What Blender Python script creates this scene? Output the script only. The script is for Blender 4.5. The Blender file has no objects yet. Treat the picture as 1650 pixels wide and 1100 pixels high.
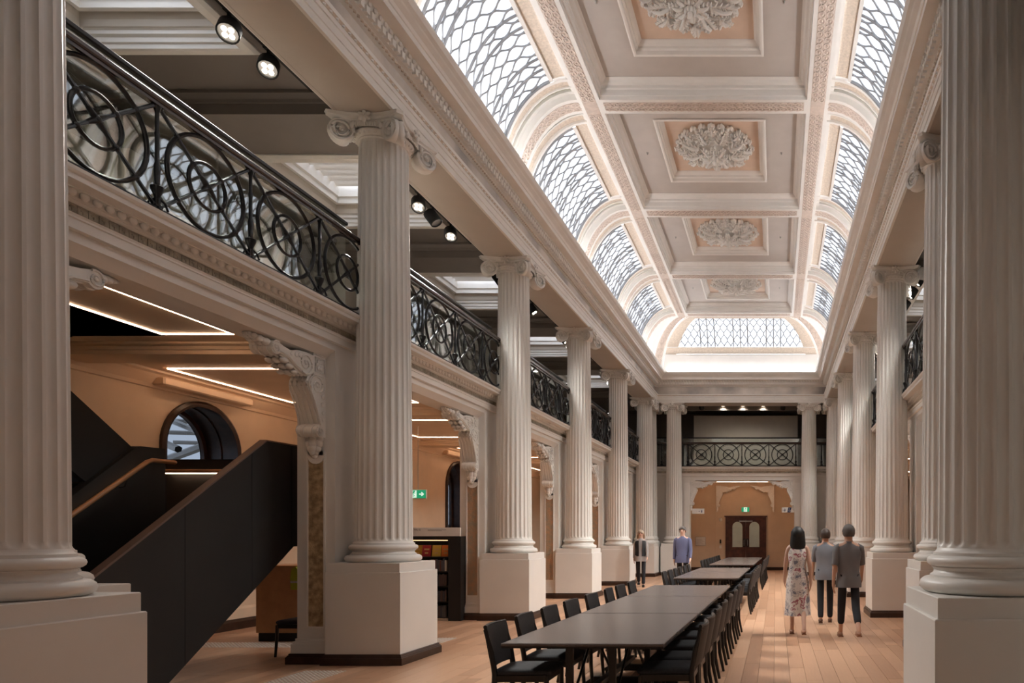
import bpy, bmesh, math, random
from math import pi, sin, cos, sqrt
from mathutils import Vector, Matrix

random.seed(7)
SC = bpy.context.scene
COL = SC.collection

# ------------------------------------------------------------------ camera
FPX = 1100.0
cam_d = bpy.data.cameras.new('camera')
cam = bpy.data.objects.new('camera', cam_d)
COL.objects.link(cam)
cam.location = (0, 0, 1.6)
cam.rotation_euler = (pi / 2, 0, 0)
cam_d.sensor_fit = 'HORIZONTAL'
cam_d.sensor_width = 36
cam_d.lens = FPX * 36 / 1650
cam_d.shift_x = -(1250 - 825) / 1650
cam_d.shift_y = (861 - 550) / 1650
cam_d.clip_start = 0.05
cam_d.clip_end = 300
SC.camera = cam

# ------------------------------------------------------------------ world, exposure
w = bpy.data.worlds.new('world')
SC.world = w
w.use_nodes = True
nt = w.node_tree
bg = nt.nodes['Background']
tc = nt.nodes.new('ShaderNodeTexCoord')
nz = nt.nodes.new('ShaderNodeTexNoise'); nz.inputs['Scale'].default_value = 2.0
cr = nt.nodes.new('ShaderNodeValToRGB')
cr.color_ramp.elements[0].color = (0.80, 0.87, 1.0, 1)
cr.color_ramp.elements[1].color = (0.95, 0.97, 1.0, 1)
nt.links.new(tc.outputs['Generated'], nz.inputs['Vector'])
nt.links.new(nz.outputs['Fac'], cr.inputs['Fac'])
nt.links.new(cr.outputs['Color'], bg.inputs['Color'])
WORLD = 2.4
bg.inputs['Strength'].default_value = WORLD
SC.view_settings.view_transform = 'Standard'
SC.view_settings.look = 'None'
SC.view_settings.gamma = 1
SC.view_settings.use_curve_mapping = False
SC.view_settings.exposure = 0.70
SC.cycles.use_denoising = True
SC.cycles.max_bounces = 7
SC.cycles.diffuse_bounces = 5
SC.cycles.glossy_bounces = 3
SC.cycles.transparent_max_bounces = 10
SC.cycles.sample_clamp_indirect = 6
SC.cycles.caustics_reflective = False
SC.cycles.caustics_refractive = False

def area(name, loc, rot, sx, sy, power, color=(1, 1, 1), portal=False, spread=None):
    l = bpy.data.lights.new(name, 'AREA'); l.shape = 'RECTANGLE'
    l.size = sx; l.size_y = sy; l.energy = power; l.color = color
    if spread: l.spread = spread
    if portal: l.cycles.is_portal = True
    o = bpy.data.objects.new(name, l); COL.objects.link(o)
    o.location = loc; o.rotation_euler = rot
    return o

# hall frame: camera at x=0,y=0; hall centre line X=CX
CX = -1.37
def MX(x, side):                       # mirror a left-side x to the right side
    return x if side < 0 else 2 * CX - x
SP = 4.37
LCOL = [4.45 + SP * i for i in range(6)]              # left row
RCOL = [4.95, 9.3, 13.65, 17.95, 22.35, 26.4]         # right row
ENDY = 27.3
YN, YF = 2.8, 27.72                                    # lower wall fronts
ZC = 6.80

# cornice uplights lie on the ledge of the main cornice and wash the vault
UPC = (0.97, 0.97, 1.0)
area('cornice_uplight', (-4.62, 14.6, 8.0), (pi, -0.5, 0), 0.12, 23.0, 160, UPC)
area('cornice_uplight', (1.88, 14.6, 8.0), (pi, 0.5, 0), 0.12, 23.0, 160, UPC)
area('cornice_uplight', (CX, 26.85, 8.0), (pi + 0.5, 0, 0), 5.8, 0.12, 40, UPC)

# ------------------------------------------------------------------ materials
MATS = {}
def nodes_of(m):
    m.use_nodes = True
    return m.node_tree, m.node_tree.nodes['Principled BSDF']
def mat(name, c, rough=0.6, metal=0.0, var=0.06, scale=3.0, bump=0.0, bscale=40, coat=0.0, spec=0.5, c2=None):
    if name in MATS: return MATS[name]
    m = bpy.data.materials.new(name); t, b = nodes_of(m)
    tcn = t.nodes.new('ShaderNodeTexCoord')
    n = t.nodes.new('ShaderNodeTexNoise'); n.inputs['Scale'].default_value = scale; n.inputs['Detail'].default_value = 4
    r = t.nodes.new('ShaderNodeValToRGB')
    a = tuple(max(0, x * (1 - var)) for x in c); z = tuple(min(1, x * (1 + var)) for x in (c2 or c))
    r.color_ramp.elements[0].color = (*a, 1); r.color_ramp.elements[0].position = 0.35
    r.color_ramp.elements[1].color = (*z, 1); r.color_ramp.elements[1].position = 0.65
    t.links.new(tcn.outputs['Object'], n.inputs['Vector'])
    t.links.new(n.outputs['Fac'], r.inputs['Fac']); t.links.new(r.outputs['Color'], b.inputs['Base Color'])
    b.inputs['Roughness'].default_value = rough; b.inputs['Metallic'].default_value = metal
    b.inputs['Coat Weight'].default_value = coat; b.inputs['Specular IOR Level'].default_value = spec
    if bump:
        n2 = t.nodes.new('ShaderNodeTexNoise'); n2.inputs['Scale'].default_value = bscale
        bp = t.nodes.new('ShaderNodeBump'); bp.inputs['Strength'].default_value = bump; bp.inputs['Distance'].default_value = 0.01
        t.links.new(tcn.outputs['Object'], n2.inputs['Vector'])
        t.links.new(n2.outputs['Fac'], bp.inputs['Height']); t.links.new(bp.outputs['Normal'], b.inputs['Normal'])
    MATS[name] = m
    return m
def emis(name, c, s):
    m = bpy.data.materials.new(name); t, b = nodes_of(m)
    b.inputs['Base Color'].default_value = (*c, 1)
    b.inputs['Emission Color'].default_value = (*c, 1); b.inputs['Emission Strength'].default_value = s
    MATS[name] = m
    return m
CREAM = mat('cream_paint', (0.76, 0.735, 0.695), 0.42, var=0.03, scale=1.2)
CREAM2 = mat('pale_cream_paint', (0.80, 0.775, 0.735), 0.45, var=0.03)
WHITE = mat('white_plaster', (0.80, 0.77, 0.73), 0.5, var=0.02)
GREYC = mat('grey_ceiling_paint', (0.52, 0.475, 0.44), 0.6, var=0.03)
PEACH = mat('peach_ceiling_paint', (0.68, 0.52, 0.41), 0.6, var=0.04)
TAN = mat('tan_fretwork_paint', (0.66, 0.56, 0.46), 0.6, var=0.10, scale=25, bump=0.5, bscale=60)
LATT = mat('pinkish_lattice_plaster', (0.70, 0.60, 0.53), 0.55, var=0.05)
LATTD = mat('lattice_ground', (0.60, 0.50, 0.43), 0.7, var=0.08, scale=12)
STONE = mat('weathered_frieze', (0.44, 0.40, 0.37), 0.6, var=0.16, scale=1.1, bump=0.2, bscale=14, c2=(0.62, 0.56, 0.50))
GREEN = mat('aged_green_strip', (0.36, 0.35, 0.24), 0.6, var=0.35, scale=7)
MEAND = mat('aged_key_frieze', (0.47, 0.42, 0.34), 0.6, var=0.22, scale=9, bump=0.5, bscale=35)
SOFF = mat('shaded_soffit_paint', (0.50, 0.45, 0.40), 0.6, var=0.02)  # cream paint darkened: the soffit's shade is put into the colour
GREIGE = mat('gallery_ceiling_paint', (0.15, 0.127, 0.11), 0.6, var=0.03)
GALW = mat('gallery_wall_paint', (0.52, 0.47, 0.41), 0.6, var=0.03)
OCHRE = mat('warm_wall_paint', (0.68, 0.53, 0.385), 0.6, var=0.03)
DKWOOD = mat('dark_skirting_wood', (0.035, 0.016, 0.010), 0.3, var=0.3, scale=8)
DOORW = mat('red_brown_door_wood', (0.075, 0.022, 0.012), 0.3, var=0.35, scale=6)
BLACKP = mat('black_steel_panel', (0.010, 0.009, 0.0085), 0.55, var=0.2, scale=2)
BLACK = mat('matt_black', (0.006, 0.006, 0.006), 0.7, var=0.1)
IRON = mat('black_wrought_iron', (0.014, 0.013, 0.013), 0.28, metal=0.35, var=0.2, scale=20)
RAILW = mat('stained_rail', (0.045, 0.028, 0.022), 0.25, var=0.2)
GOLD = mat('worn_gilt_inlay', (0.36, 0.25, 0.14), 0.5, metal=0.1, var=0.25, scale=14, bump=0.7, bscale=60, c2=(0.46, 0.34, 0.20))
GOLD2 = mat('floral_gilt_inlay', (0.38, 0.31, 0.22), 0.5, metal=0.05, var=0.15, scale=12, bump=0.6, bscale=30, c2=(0.40, 0.24, 0.14))
OAKR = mat('oak_handrail', (0.52, 0.25, 0.11), 0.35, var=0.1)
OAKD = mat('oak_cabinet', (0.45, 0.25, 0.13), 0.45, var=0.12, scale=5)
TABLE = mat('dark_grey_tabletop', (0.135, 0.115, 0.108), 0.27, var=0.10, scale=18)
CHW = mat('black_stained_ash', (0.013, 0.011, 0.010), 0.32, var=0.2)
CHF = mat('black_upholstery', (0.017, 0.017, 0.019), 0.55, var=0.2, scale=60)
CHS = mat('charcoal_seat_fabric', (0.028, 0.028, 0.032), 0.8, var=0.2, scale=70)
STEEL = mat('brushed_steel', (0.45, 0.43, 0.41), 0.3, metal=0.9)
LEAD = mat('grey_glazing_bar', (0.26, 0.26, 0.265), 0.5, var=0.1)
LED = emis('led_strip', (1.0, 0.68, 0.45), 9)
LEDS = emis('shelf_led', (1.0, 0.62, 0.32), 1.3)
LAMP = emis('spot_lamp_face', (1.0, 0.86, 0.66), 6.0)
WSIGN = mat('white_sign', (0.75, 0.72, 0.68), 0.4)
NAVY = mat('navy_sign', (0.02, 0.035, 0.10), 0.4)
GSIGN = emis('green_exit_face', (0.01, 0.28, 0.13), 0.55)
WFACE = emis('white_exit_face', (0.62, 0.85, 0.72), 0.55)

def glass(name, tint, refl=1.0, ior=1.5, rough=0.0):
    m = bpy.data.materials.new(name); m.use_nodes = True; t = m.node_tree
    t.nodes.clear()
    o = t.nodes.new('ShaderNodeOutputMaterial'); mx = t.nodes.new('ShaderNodeMixShader')
    tr = t.nodes.new('ShaderNodeBsdfTransparent'); tr.inputs[0].default_value = (*tint, 1)
    gl = t.nodes.new('ShaderNodeBsdfGlossy'); gl.inputs['Roughness'].default_value = rough
    fr = t.nodes.new('ShaderNodeFresnel'); ge = t.nodes.new('ShaderNodeNewGeometry')
    mi = t.nodes.new('ShaderNodeMath'); mi.operation = 'MULTIPLY_ADD'; mi.inputs[1].default_value = 1 / ior - ior; mi.inputs[2].default_value = ior
    t.links.new(ge.outputs['Backfacing'], mi.inputs[0]); t.links.new(mi.outputs[0], fr.inputs['IOR'])
    mt = t.nodes.new('ShaderNodeMath'); mt.operation = 'MULTIPLY'; mt.inputs[1].default_value = refl
    t.links.new(fr.outputs[0], mt.inputs[0]); t.links.new(mt.outputs[0], mx.inputs[0])
    t.links.new(tr.outputs[0], mx.inputs[1]); t.links.new(gl.outputs[0], mx.inputs[2]); t.links.new(mx.outputs[0], o.inputs[0])
    MATS[name] = m
    return m
PANE = glass('skylight_glass', (0.46, 0.475, 0.50), 0.5)
ROOFG = glass('clear_roof_glass', (0.9, 0.92, 0.95), 0.5)
BALG = glass('balustrade_glass', (0.90, 0.94, 0.92), 1.5, 1.9)
TINT = glass('smoked_window_glass', (0.11, 0.125, 0.145), 1.0)
FROST = mat('frosted_door_glass', (0.47, 0.60, 0.59), 0.5)

def floor_mat():
    m = bpy.data.materials.new('oak_floor'); t, b = nodes_of(m)
    at = t.nodes.new('ShaderNodeAttribute'); at.attribute_name = 'rnd'
    tcn = t.nodes.new('ShaderNodeTexCoord'); mp = t.nodes.new('ShaderNodeMapping'); mp.inputs['Scale'].default_value = (26, 1.2, 1)
    n = t.nodes.new('ShaderNodeTexNoise'); n.inputs['Scale'].default_value = 2; n.inputs['Detail'].default_value = 5
    mul = t.nodes.new('ShaderNodeMath'); mul.operation = 'MULTIPLY_ADD'; mul.inputs[1].default_value = 0.35
    r = t.nodes.new('ShaderNodeValToRGB')
    r.color_ramp.elements[0].color = (0.42, 0.22, 0.125, 1); r.color_ramp.elements[0].position = 0.0
    r.color_ramp.elements[1].color = (0.72, 0.45, 0.29, 1); r.color_ramp.elements[1].position = 1.0
    t.links.new(tcn.outputs['Object'], mp.inputs[0]); t.links.new(mp.outputs[0], n.inputs['Vector'])
    m2 = t.nodes.new('ShaderNodeMath'); m2.operation = 'MULTIPLY'; m2.inputs[1].default_value = 0.7
    t.links.new(at.outputs['Fac'], m2.inputs[0])
    t.links.new(n.outputs['Fac'], mul.inputs[0]); t.links.new(m2.outputs[0], mul.inputs[2])
    t.links.new(mul.outputs[0], r.inputs['Fac']); t.links.new(r.outputs['Color'], b.inputs['Base Color'])
    b.inputs['Roughness'].default_value = 0.33
    MATS['oak_floor'] = m
    return m
OAK = floor_mat()

def cloth(name, cols, scale, rough=0.85):
    m = bpy.data.materials.new(name); t, b = nodes_of(m)
    tcn = t.nodes.new('ShaderNodeTexCoord'); v = t.nodes.new('ShaderNodeTexNoise'); v.inputs['Scale'].default_value = scale; v.inputs['Detail'].default_value = 3
    r = t.nodes.new('ShaderNodeValToRGB'); r.color_ramp.interpolation = 'CONSTANT'
    els = r.color_ramp.elements
    els[0].color = (*cols[0][1], 1); els[0].position = 0
    els[1].color = (*cols[1][1], 1); els[1].position = cols[1][0]
    for p, c in cols[2:]:
        e = els.new(p); e.color = (*c, 1)
    t.links.new(tcn.outputs['Object'], v.inputs['Vector']); t.links.new(v.outputs['Fac'], r.inputs['Fac'])
    t.links.new(r.outputs['Color'], b.inputs['Base Color']); b.inputs['Roughness'].default_value = rough
    return m

# ------------------------------------------------------------------ mesh builder
class MB:
    def __init__(s): s.v = []; s.f = []; s.m = []
    def add(s, vs, fs, mi=0):
        o = len(s.v); s.v.extend([tuple(p) for p in vs])
        for f in fs: s.f.append(tuple(i + o for i in f)); s.m.append(mi)
        return s
    def box(s, x0, x1, y0, y1, z0, z1, mi=0):
        v = [(x0, y0, z0), (x1, y0, z0), (x1, y1, z0), (x0, y1, z0), (x0, y0, z1), (x1, y0, z1), (x1, y1, z1), (x0, y1, z1)]
        return s.add(v, [(0, 3, 2, 1), (4, 5, 6, 7), (0, 1, 5, 4), (1, 2, 6, 5), (2, 3, 7, 6), (3, 0, 4, 7)], mi)
    def cbox(s, x0, x1, y0, y1, z0, z1, c=0.005, mi=0):     # box with chamfered vertical and top edges
        def ring(i, z): return [(x0 + i + c, y0 + i, z), (x1 - i - c, y0 + i, z), (x1 - i, y0 + i + c, z), (x1 - i, y1 - i - c, z),
                                (x1 - i - c, y1 - i, z), (x0 + i + c, y1 - i, z), (x0 + i, y1 - i - c, z), (x0 + i, y0 + i + c, z)]
        v = ring(c, z0) + ring(0, z0 + c) + ring(0, z1 - c) + ring(c, z1)
        f = [tuple(range(7, -1, -1)), tuple(range(24, 32))]
        for k in range(3):
            for i in range(8):
                j = (i + 1) % 8; f.append((k * 8 + i, k * 8 + j, k * 8 + 8 + j, k * 8 + 8 + i))
        return s.add(v, f, mi)
    def prism(s, poly, axis, a, b, mi=0):                  # poly of 2d pts; axis 'x': (y,z), 'y': (x,z), 'z': (x,y)
        n = len(poly)
        def P(p, t): return {'x': (t, p[0], p[1]), 'y': (p[0], t, p[1]), 'z': (p[0], p[1], t)}[axis]
        v = [P(p, a) for p in poly] + [P(p, b) for p in poly]
        f = [tuple(range(n - 1, -1, -1)), tuple(range(n, 2 * n))] + [(i, (i + 1) % n, n + (i + 1) % n, n + i) for i in range(n)]
        return s.add(v, f, mi)
    def lathe(s, prof, seg=24, c=(0, 0), mi=0, sx=1, sy=1, cap=True):
        v = []; f = []
        for r, z in prof:
            for k in range(seg):
                a = 2 * pi * k / seg; v.append((c[0] + r * cos(a) * sx, c[1] + r * sin(a) * sy, z))
        for i in range(len(prof) - 1):
            for k in range(seg):
                j = (k + 1) % seg; f.append((i * seg + k, i * seg + j, (i + 1) * seg + j, (i + 1) * seg + k))
        if cap: f.append(tuple(range(seg - 1, -1, -1))); f.append(tuple((len(prof) - 1) * seg + k for k in range(seg)))
        return s.add(v, f, mi)
    def tube(s, pts, r, seg=6, closed=False, mi=0, up=(0, 0, 1), flat=1.0):
        pts = [Vector(p) for p in pts]; n = len(pts); v = []; f = []; up = Vector(up)
        rr = r if isinstance(r, (list, tuple)) else [r] * n
        for i, p in enumerate(pts):
            a = pts[(i - 1) % n] if (closed or i > 0) else p
            b = pts[(i + 1) % n] if (closed or i < n - 1) else p
            t = (b - a).normalized(); u = up
            if abs(t.dot(u)) > 0.98: u = Vector((1, 0, 0)) if abs(t.x) < 0.9 else Vector((0, 1, 0))
            x = t.cross(u).normalized(); y = x.cross(t)
            for k in range(seg):
                g = 2 * pi * (k + .5) / seg; v.append(p + (x * cos(g) + y * sin(g) * flat) * rr[i])
        m = n if closed else n - 1
        for i in range(m):
            i2 = (i + 1) % n
            for k in range(seg):
                j = (k + 1) % seg; f.append((i * seg + k, i * seg + j, i2 * seg + j, i2 * seg + k))
        if not closed: f.append(tuple(range(seg - 1, -1, -1))); f.append(tuple((n - 1) * seg + k for k in range(seg)))
        return s.add(v, f, mi)
    def ball(s, c, r, sx=1, sy=1, sz=1, su=8, sv=5, mi=0, rot=None):
        v = []; f = []; c = Vector(c)
        for i in range(sv + 1):
            ph = pi * i / sv
            for k in range(su):
                th = 2 * pi * k / su
                q = Vector((r * sx * sin(ph) * cos(th), r * sy * sin(ph) * sin(th), r * sz * cos(ph)))
                if rot: q = rot @ q
                v.append(c + q)
        for i in range(sv):
            for k in range(su):
                j = (k + 1) % su; f.append((i * su + k, (i + 1) * su + k, (i + 1) * su + j, i * su + j))
        return s.add(v, f, mi)
    def ring(s, x0, x1, y0, y1, prof, mis=None, sides='nesw', grow=(0, 0)):
        # profile (p,z) swept round a rectangle, p measured inwards
        n = len(prof); v = []
        for p, z in prof:
            v += [(x0 + p, y0 + p, z), (x1 - p, y0 + p, z), (x1 - p, y1 - p, z), (x0 + p, y1 - p, z)]
        o = len(s.v); s.v.extend(v)
        for i in range(n - 1):
            mi = mis[i] if mis else 0
            for k, nm in enumerate('senw'):
                if nm not in sides: continue
                j = (k + 1) % 4
                s.f.append((o + i * 4 + k, o + i * 4 + j, o + (i + 1) * 4 + j, o + (i + 1) * 4 + k)); s.m.append(mi)
        return s
    def grid(s, fn, us, vs, mi=0):
        nu, nv = len(us), len(vs)
        v = [fn(a, b) for a in us for b in vs]
        f = [(i * nv + j, (i + 1) * nv + j, (i + 1) * nv + j + 1, i * nv + j + 1) for i in range(nu - 1) for j in range(nv - 1)]
        return s.add(v, f, mi)
    def data(s, name, mats, smooth=None):
        me = bpy.data.meshes.new(name); me.from_pydata(s.v, [], s.f)
        if not isinstance(mats, (list, tuple)): mats = [mats]
        for m in mats: me.materials.append(m)
        if len(mats) > 1: me.polygons.foreach_set('material_index', s.m)
        if smooth is not None:
            me.polygons.foreach_set('use_smooth', [True] * len(s.f))
            me.set_sharp_from_angle(angle=math.radians(smooth))
        me.update()
        return me
    def build(s, name, mats, parent=None, smooth=None, kind=None, loc=None, rot=None):
        return obj(name, s.data(name, mats, smooth), parent, kind, loc, rot)

def obj(name, me, parent=None, kind=None, loc=None, rot=None):
    o = bpy.data.objects.new(name, me); COL.objects.link(o)
    if parent: o.parent = parent
    if kind: o['kind'] = kind
    if loc is not None: o.location = loc
    if rot is not None: o.rotation_euler = rot
    return o
def tag(o, label, cat, group=None):
    o['label'] = label; o['category'] = cat
    if group: o['group'] = group
    return o
def empty(name, loc=(0, 0, 0), rz=0, kind=None):
    o = bpy.data.objects.new(name, None); COL.objects.link(o)
    o.location = loc; o.rotation_euler = (0, 0, rz); o.empty_display_size = 0.1
    if kind: o['kind'] = kind
    return o
def thing(name, label, cat, loc=(0, 0, 0), rz=0, group=None):
    return tag(empty(name, loc, rz), label, cat, group)
KIDS = {}
def copy_tree(o, parent=None):
    c = o.copy(); COL.objects.link(c)
    if parent: c.parent = parent
    for ch in [x for x in o.children]: copy_tree(ch, c)
    return c
def lin(a, b, n): return [a + (b - a) * i / (n - 1) for i in range(n)]

# ================================================================== FLOOR
floor = empty('floor', kind='structure')
def plank(mb, x0, x1, y0, y1):
    g = 0.0015
    mb.add([(x0 + g, y0 + g, 0), (x1 - g, y0 + g, 0), (x1 - g, y1 - g, 0), (x0 + g, y1 - g, 0),
            (x0, y0, -0.004), (x1, y0, -0.004), (x1, y1, -0.004), (x0, y1, -0.004),
            (x0, y0, -0.02), (x1, y0, -0.02), (x1, y1, -0.02), (x0, y1, -0.02)],
           [(0, 1, 2, 3), (4, 5, 1, 0), (5, 6, 2, 1), (6, 7, 3, 2), (7, 4, 0, 3), (8, 9, 5, 4), (9, 10, 6, 5), (10, 11, 7, 6), (11, 8, 4, 7)])
def set_rnd(me, vals, per):
    a = me.attributes.new('rnd', 'FLOAT', 'POINT')
    a.data.foreach_set('value', [v for v in vals for _ in range(per)])
PW = 0.18
singles = 0; rest = MB(); rv = []
cands = []
x = -9.2
while x < 6.4:
    y = -3 - random.random() * 2
    while y < 31:
        L = random.uniform(1.5, 2.6)
        y1 = min(y + L, 31.2)
        ym = max(y, 5.0)
        vis = -9.2 < x < 6.4 and y1 > 6.3 and (1250 + (x + .09) * 1100 / max((y + y1) / 2, 1)) > 180 and (x < 2.1) and not (x < -5.4 and y > 14) \
            and not (-2.2 < x < -.9 and y > 6)
        cands.append((max((y + y1) / 2, 6.5), vis, x, y, y1))
        y = y1
    x += PW
cands.sort(key=lambda c: (not c[1], c[0]))
for i, (k, vis, x, y, y1) in enumerate(cands):
    r = random.random()
    if i < 290:
        mb = MB(); plank(mb, x, x + PW - 0.002, y, y1 - 0.002)
        me = mb.data('plank', OAK); set_rnd(me, [r], 12)
        obj('plank', me, floor)
    else:
        plank(rest, x, x + PW - 0.002, y, y1 - 0.002); rv.append(r)
me = rest.data('planks', OAK); set_rnd(me, rv, 12)
obj('far_planks', me, floor, kind='stuff')
MB().box(-9.3, 6.6, -5, 31.3, -0.15, -0.018).build('subfloor', DKWOOD, floor)

# ================================================================== COLUMNS
def shaft_mesh():
    mb = MB(); NF = 24; per = 9
    z0, z1 = 1.515, 6.575
    rb, rt = 0.330, 0.281
    zs = [z0, z0 + .012] + [z0 + .012 + .045 * k / 5 for k in range(1, 6)] + lin(z0 + .2, z1 - .2, 9) + [z1 - .012 - .040 * (5 - k) / 5 for k in range(0, 5)] + [z1 - .012, z1]
    us = []
    for k in range(NF):
        for q in range(per):
            u = -1.32 + 2.64 * q / per           # |u|<1 inside a flute
            us.append((2 * pi * (k + 0.5 + u / 2.64) / NF, u))
    def R(z):
        t = (z - z0) / (z1 - z0); return rb + (rt - rb) * (t ** 1.25)
    v = []
    for z in zs:
        r = R(z); w = pi * r / NF / 1.32
        for a, u in us:
            d = min(z - z0 - .012, z1 - .012 - z)
            vv = max(0, 1 - d / 0.045)
            q = 1 - u * u - vv * vv
            dep = 0.021 * sqrt(q) if (q > 0 and d > 0) else 0
            rr = r - dep
            v.append((rr * cos(a), rr * sin(a), z))
    n = len(us); f = []
    for i in range(len(zs) - 1):
        for k in range(n):
            j = (k + 1) % n; f.append((i * n + k, i * n + j, (i + 1) * n + j, (i + 1) * n + k))
    mb.add(v, f)
    return mb.data('shaft', CREAM, 50)
def base_mesh():
    def torus(r, z0, z1, bul, n=7):
        zc = (z0 + z1) / 2; h = (z1 - z0) / 2
        return [(r - bul + bul * cos(a), zc + h * sin(a)) for a in lin(-pi / 2, pi / 2, n)]
    p = [(0.30, 1.25)] + torus(0.44, 1.252, 1.345, 0.055) + [(0.375, 1.345), (0.375, 1.357), (0.355, 1.370), (0.350, 1.385), (0.360, 1.398), (0.366, 1.402), (0.366, 1.408)] \
        + torus(0.395, 1.408, 1.474, 0.04) + [(0.355, 1.474), (0.355, 1.492), (0.345, 1.497), (0.336, 1.508), (0.331, 1.52), (0.30, 1.52)]
    return MB().lathe(p, 64).data('base', CREAM, 40)
def plinth_mesh():
    mb = MB()
    def sq(prof):
        mb.ring(-.5, .5, -.5, .5, prof)
    sq([(.04, 0.13), (.04, 1.128), (.045, 1.135), (.060, 1.135), (.060, 1.247), (.065, 1.252), (.5, 1.252)])
    return mb.data('plinth', CREAM)
def skirt_mesh():
    mb = MB()
    mb.ring(-.5, .5, -.5, .5, [(0, 0), (0, .088), (.008, .093), (.012, .104), (.022, .112), (.022, .126), (.03, .134), (.042, .134)])
    return mb.data('skirting', DKWOOD)
def capital_parts():
    neck = MB()
    neck.lathe([(.281, 6.565), (.292, 6.570), (.297, 6.580), (.292, 6.590), (.284, 6.594), (.286, 6.60), (.32, 6.615), (.345, 6.64), (.345, 6.655), (.30, 6.66), (.29, 6.72)], 48)
    for k in range(28):                                   # egg moulding
        a = 2 * pi * k / 28
        neck.ball((.325 * cos(a), .325 * sin(a), 6.628), .02, 1, 1, 1.15, 6, 4)
    for q in range(4):                                    # channel band with reeding between the volutes
        R = Matrix.Rotation(q * pi / 2, 3, 'Z')
        for k in range(11):
            xx = -.15 + .03 * k
            pts = [R @ Vector((xx, -.345 - .03 * (1 - (xx / .17) ** 2), z)) for z in (6.658, 6.672, 6.70, 6.712)]
            neck.tube(pts, [.012, .016, .016, .012], 5)
    vol = MB()
    for q in range(4):
        for sgn in (-1, 1):
            Rz = Matrix.Rotation(q * pi / 2, 3, 'Z')
            # disc whose face looks outwards and turns a little to the corner
            tilt = Matrix.Rotation(sgn * -0.42, 3, 'Z')
            cen = Vector((sgn * .305, -.385, 6.600))
            def W(lx, ly, lz): return Rz @ (cen + tilt @ Vector((lx, ly, lz)))
            seg = 22; rr = .138
            v = []; f = []
            prof = [(0.0, .006), (rr * .80, .006), (rr * .87, -.030), (rr * .95, -.034), (rr, -.022), (rr, .0), (rr * .9, .05), (rr * .86, .10)]
            for r, y in prof:
                for k in range(seg):
                    a = 2 * pi * k / seg; v.append(W(r * cos(a), y, r * sin(a)))
            for i in range(len(prof) - 1):
                for k in range(seg):
                    j = (k + 1) % seg; f.append((i * seg + k, (i + 1) * seg + k, (i + 1) * seg + j, i * seg + j))
            vol.add(v, f)
            pts = []; rad = []
            for i in range(46):
                t = i / 45; a = pi / 2 + sgn * (t * 2 * pi * 2.4); r = rr * (1 - t) ** 0.85 * 0.95 + .012
                pts.append(W(r * cos(a), -.016, r * sin(a))); rad.append(.020 * (1 - t * .5))
            vol.tube(pts, rad, 6)
            vol.ball(W(0, -.028, 0), .024, 1, 1, 1, 8, 5)
            # band running from the volute top to the middle under the abacus
            pts = [W(0, -.02, rr * .95), Rz @ Vector((sgn * .2, -.385, 6.725)), Rz @ Vector((sgn * .08, -.365, 6.718)), Rz @ Vector((0, -.36, 6.715))]
            vol.tube(pts, [.016, .016, .014, .012], 6)
            vol.ball(Rz @ Vector((sgn * .175, -.39, 6.655)), .026, 1, .8, 1.5, 7, 5)
            vol.ball(Rz @ Vector((sgn * .155, -.392, 6.68)), .02, 1, .8, 1.5, 7, 5)
        # leaf on the outer corner of the volutes
        Rc = Matrix.Rotation(q * pi / 2 - pi / 4, 3, 'Z')
        vol.ball(Rc @ Vector((0, -.53, 6.675)), .045, .8, 1.2, 1.2, 8, 6)
    ab = MB()
    def abring(z, half, cut, dip):
        P = []
        for q in range(4):
            R = Matrix.Rotation(q * pi / 2, 3, 'Z')
            for t in lin(-1, 1, 9):
                P.append(R @ Vector((t * (half - cut), -half + dip * (1 - t * t), z)))
        return P
    lv = [(6.738, .44, .07, .085), (6.745, .45, .06, .085), (6.756, .465, .055, .085), (6.760, .478, .055, .085), (6.778, .48, .055, .085), (6.790, .488, .055, .085), (6.80, .488, .055, .085)]
    vs = []; n = 36; fs = []
    for a in lv: vs += abring(*a)
    for i in range(len(lv) - 1):
        for k in range(n):
            j = (k + 1) % n; fs.append((i * n + k, i * n + j, (i + 1) * n + j, (i + 1) * n + k))
    fs.append(tuple(range(n - 1, -1, -1))); fs.append(tuple((len(lv) - 1) * n + k for k in range(n)))
    ab.add(vs, fs)
    fl = MB()
    for q in range(4):
        R = Matrix.Rotation(q * pi / 2, 3, 'Z')
        for k in range(6):
            a = 2 * pi * k / 6 + pi / 2
            rr = Matrix.Rotation(-a, 3, 'Y')
            fl.ball(R @ Vector((.045 * cos(a), -.435, 6.745 + .045 * sin(a))), .040, 1.1, .5, .55, 7, 5, rot=R @ Matrix.Rotation(-a, 3, 'Y'))
        fl.ball(R @ Vector((0, -.455, 6.752)), .016)
        fl.ball(R @ Vector((0, -.43, 6.70)), .02, 1, .8, 1.8)
    return neck.data('capital', CREAM2, 50), vol.data('volutes', CREAM2, 50), ab.data('abacus', CREAM2, 40), fl.data('fleuron', CREAM2, 60)
M_SHAFT, M_BASE, M_PLINTH, M_SKIRT = shaft_mesh(), base_mesh(), plinth_mesh(), skirt_mesh()
M_NECK, M_VOL, M_ABA, M_FLE = capital_parts()
def column(x, y, label, group=None, rz=0):
    t = thing('fluted_column', label, 'column', (x, y, 0), rz, group)
    obj('plinth', M_PLINTH, t); obj('skirting', M_SKIRT, t); obj('base', M_BASE, t); obj('shaft', M_SHAFT, t)
    c = obj('capital', M_NECK, t)
    obj('volutes', M_VOL, c); obj('abacus', M_ABA, c); obj('fleuron', M_FLE, c)
    return t
nth = ['nearest', 'second', 'third', 'fourth', 'fifth', 'sixth']
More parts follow.
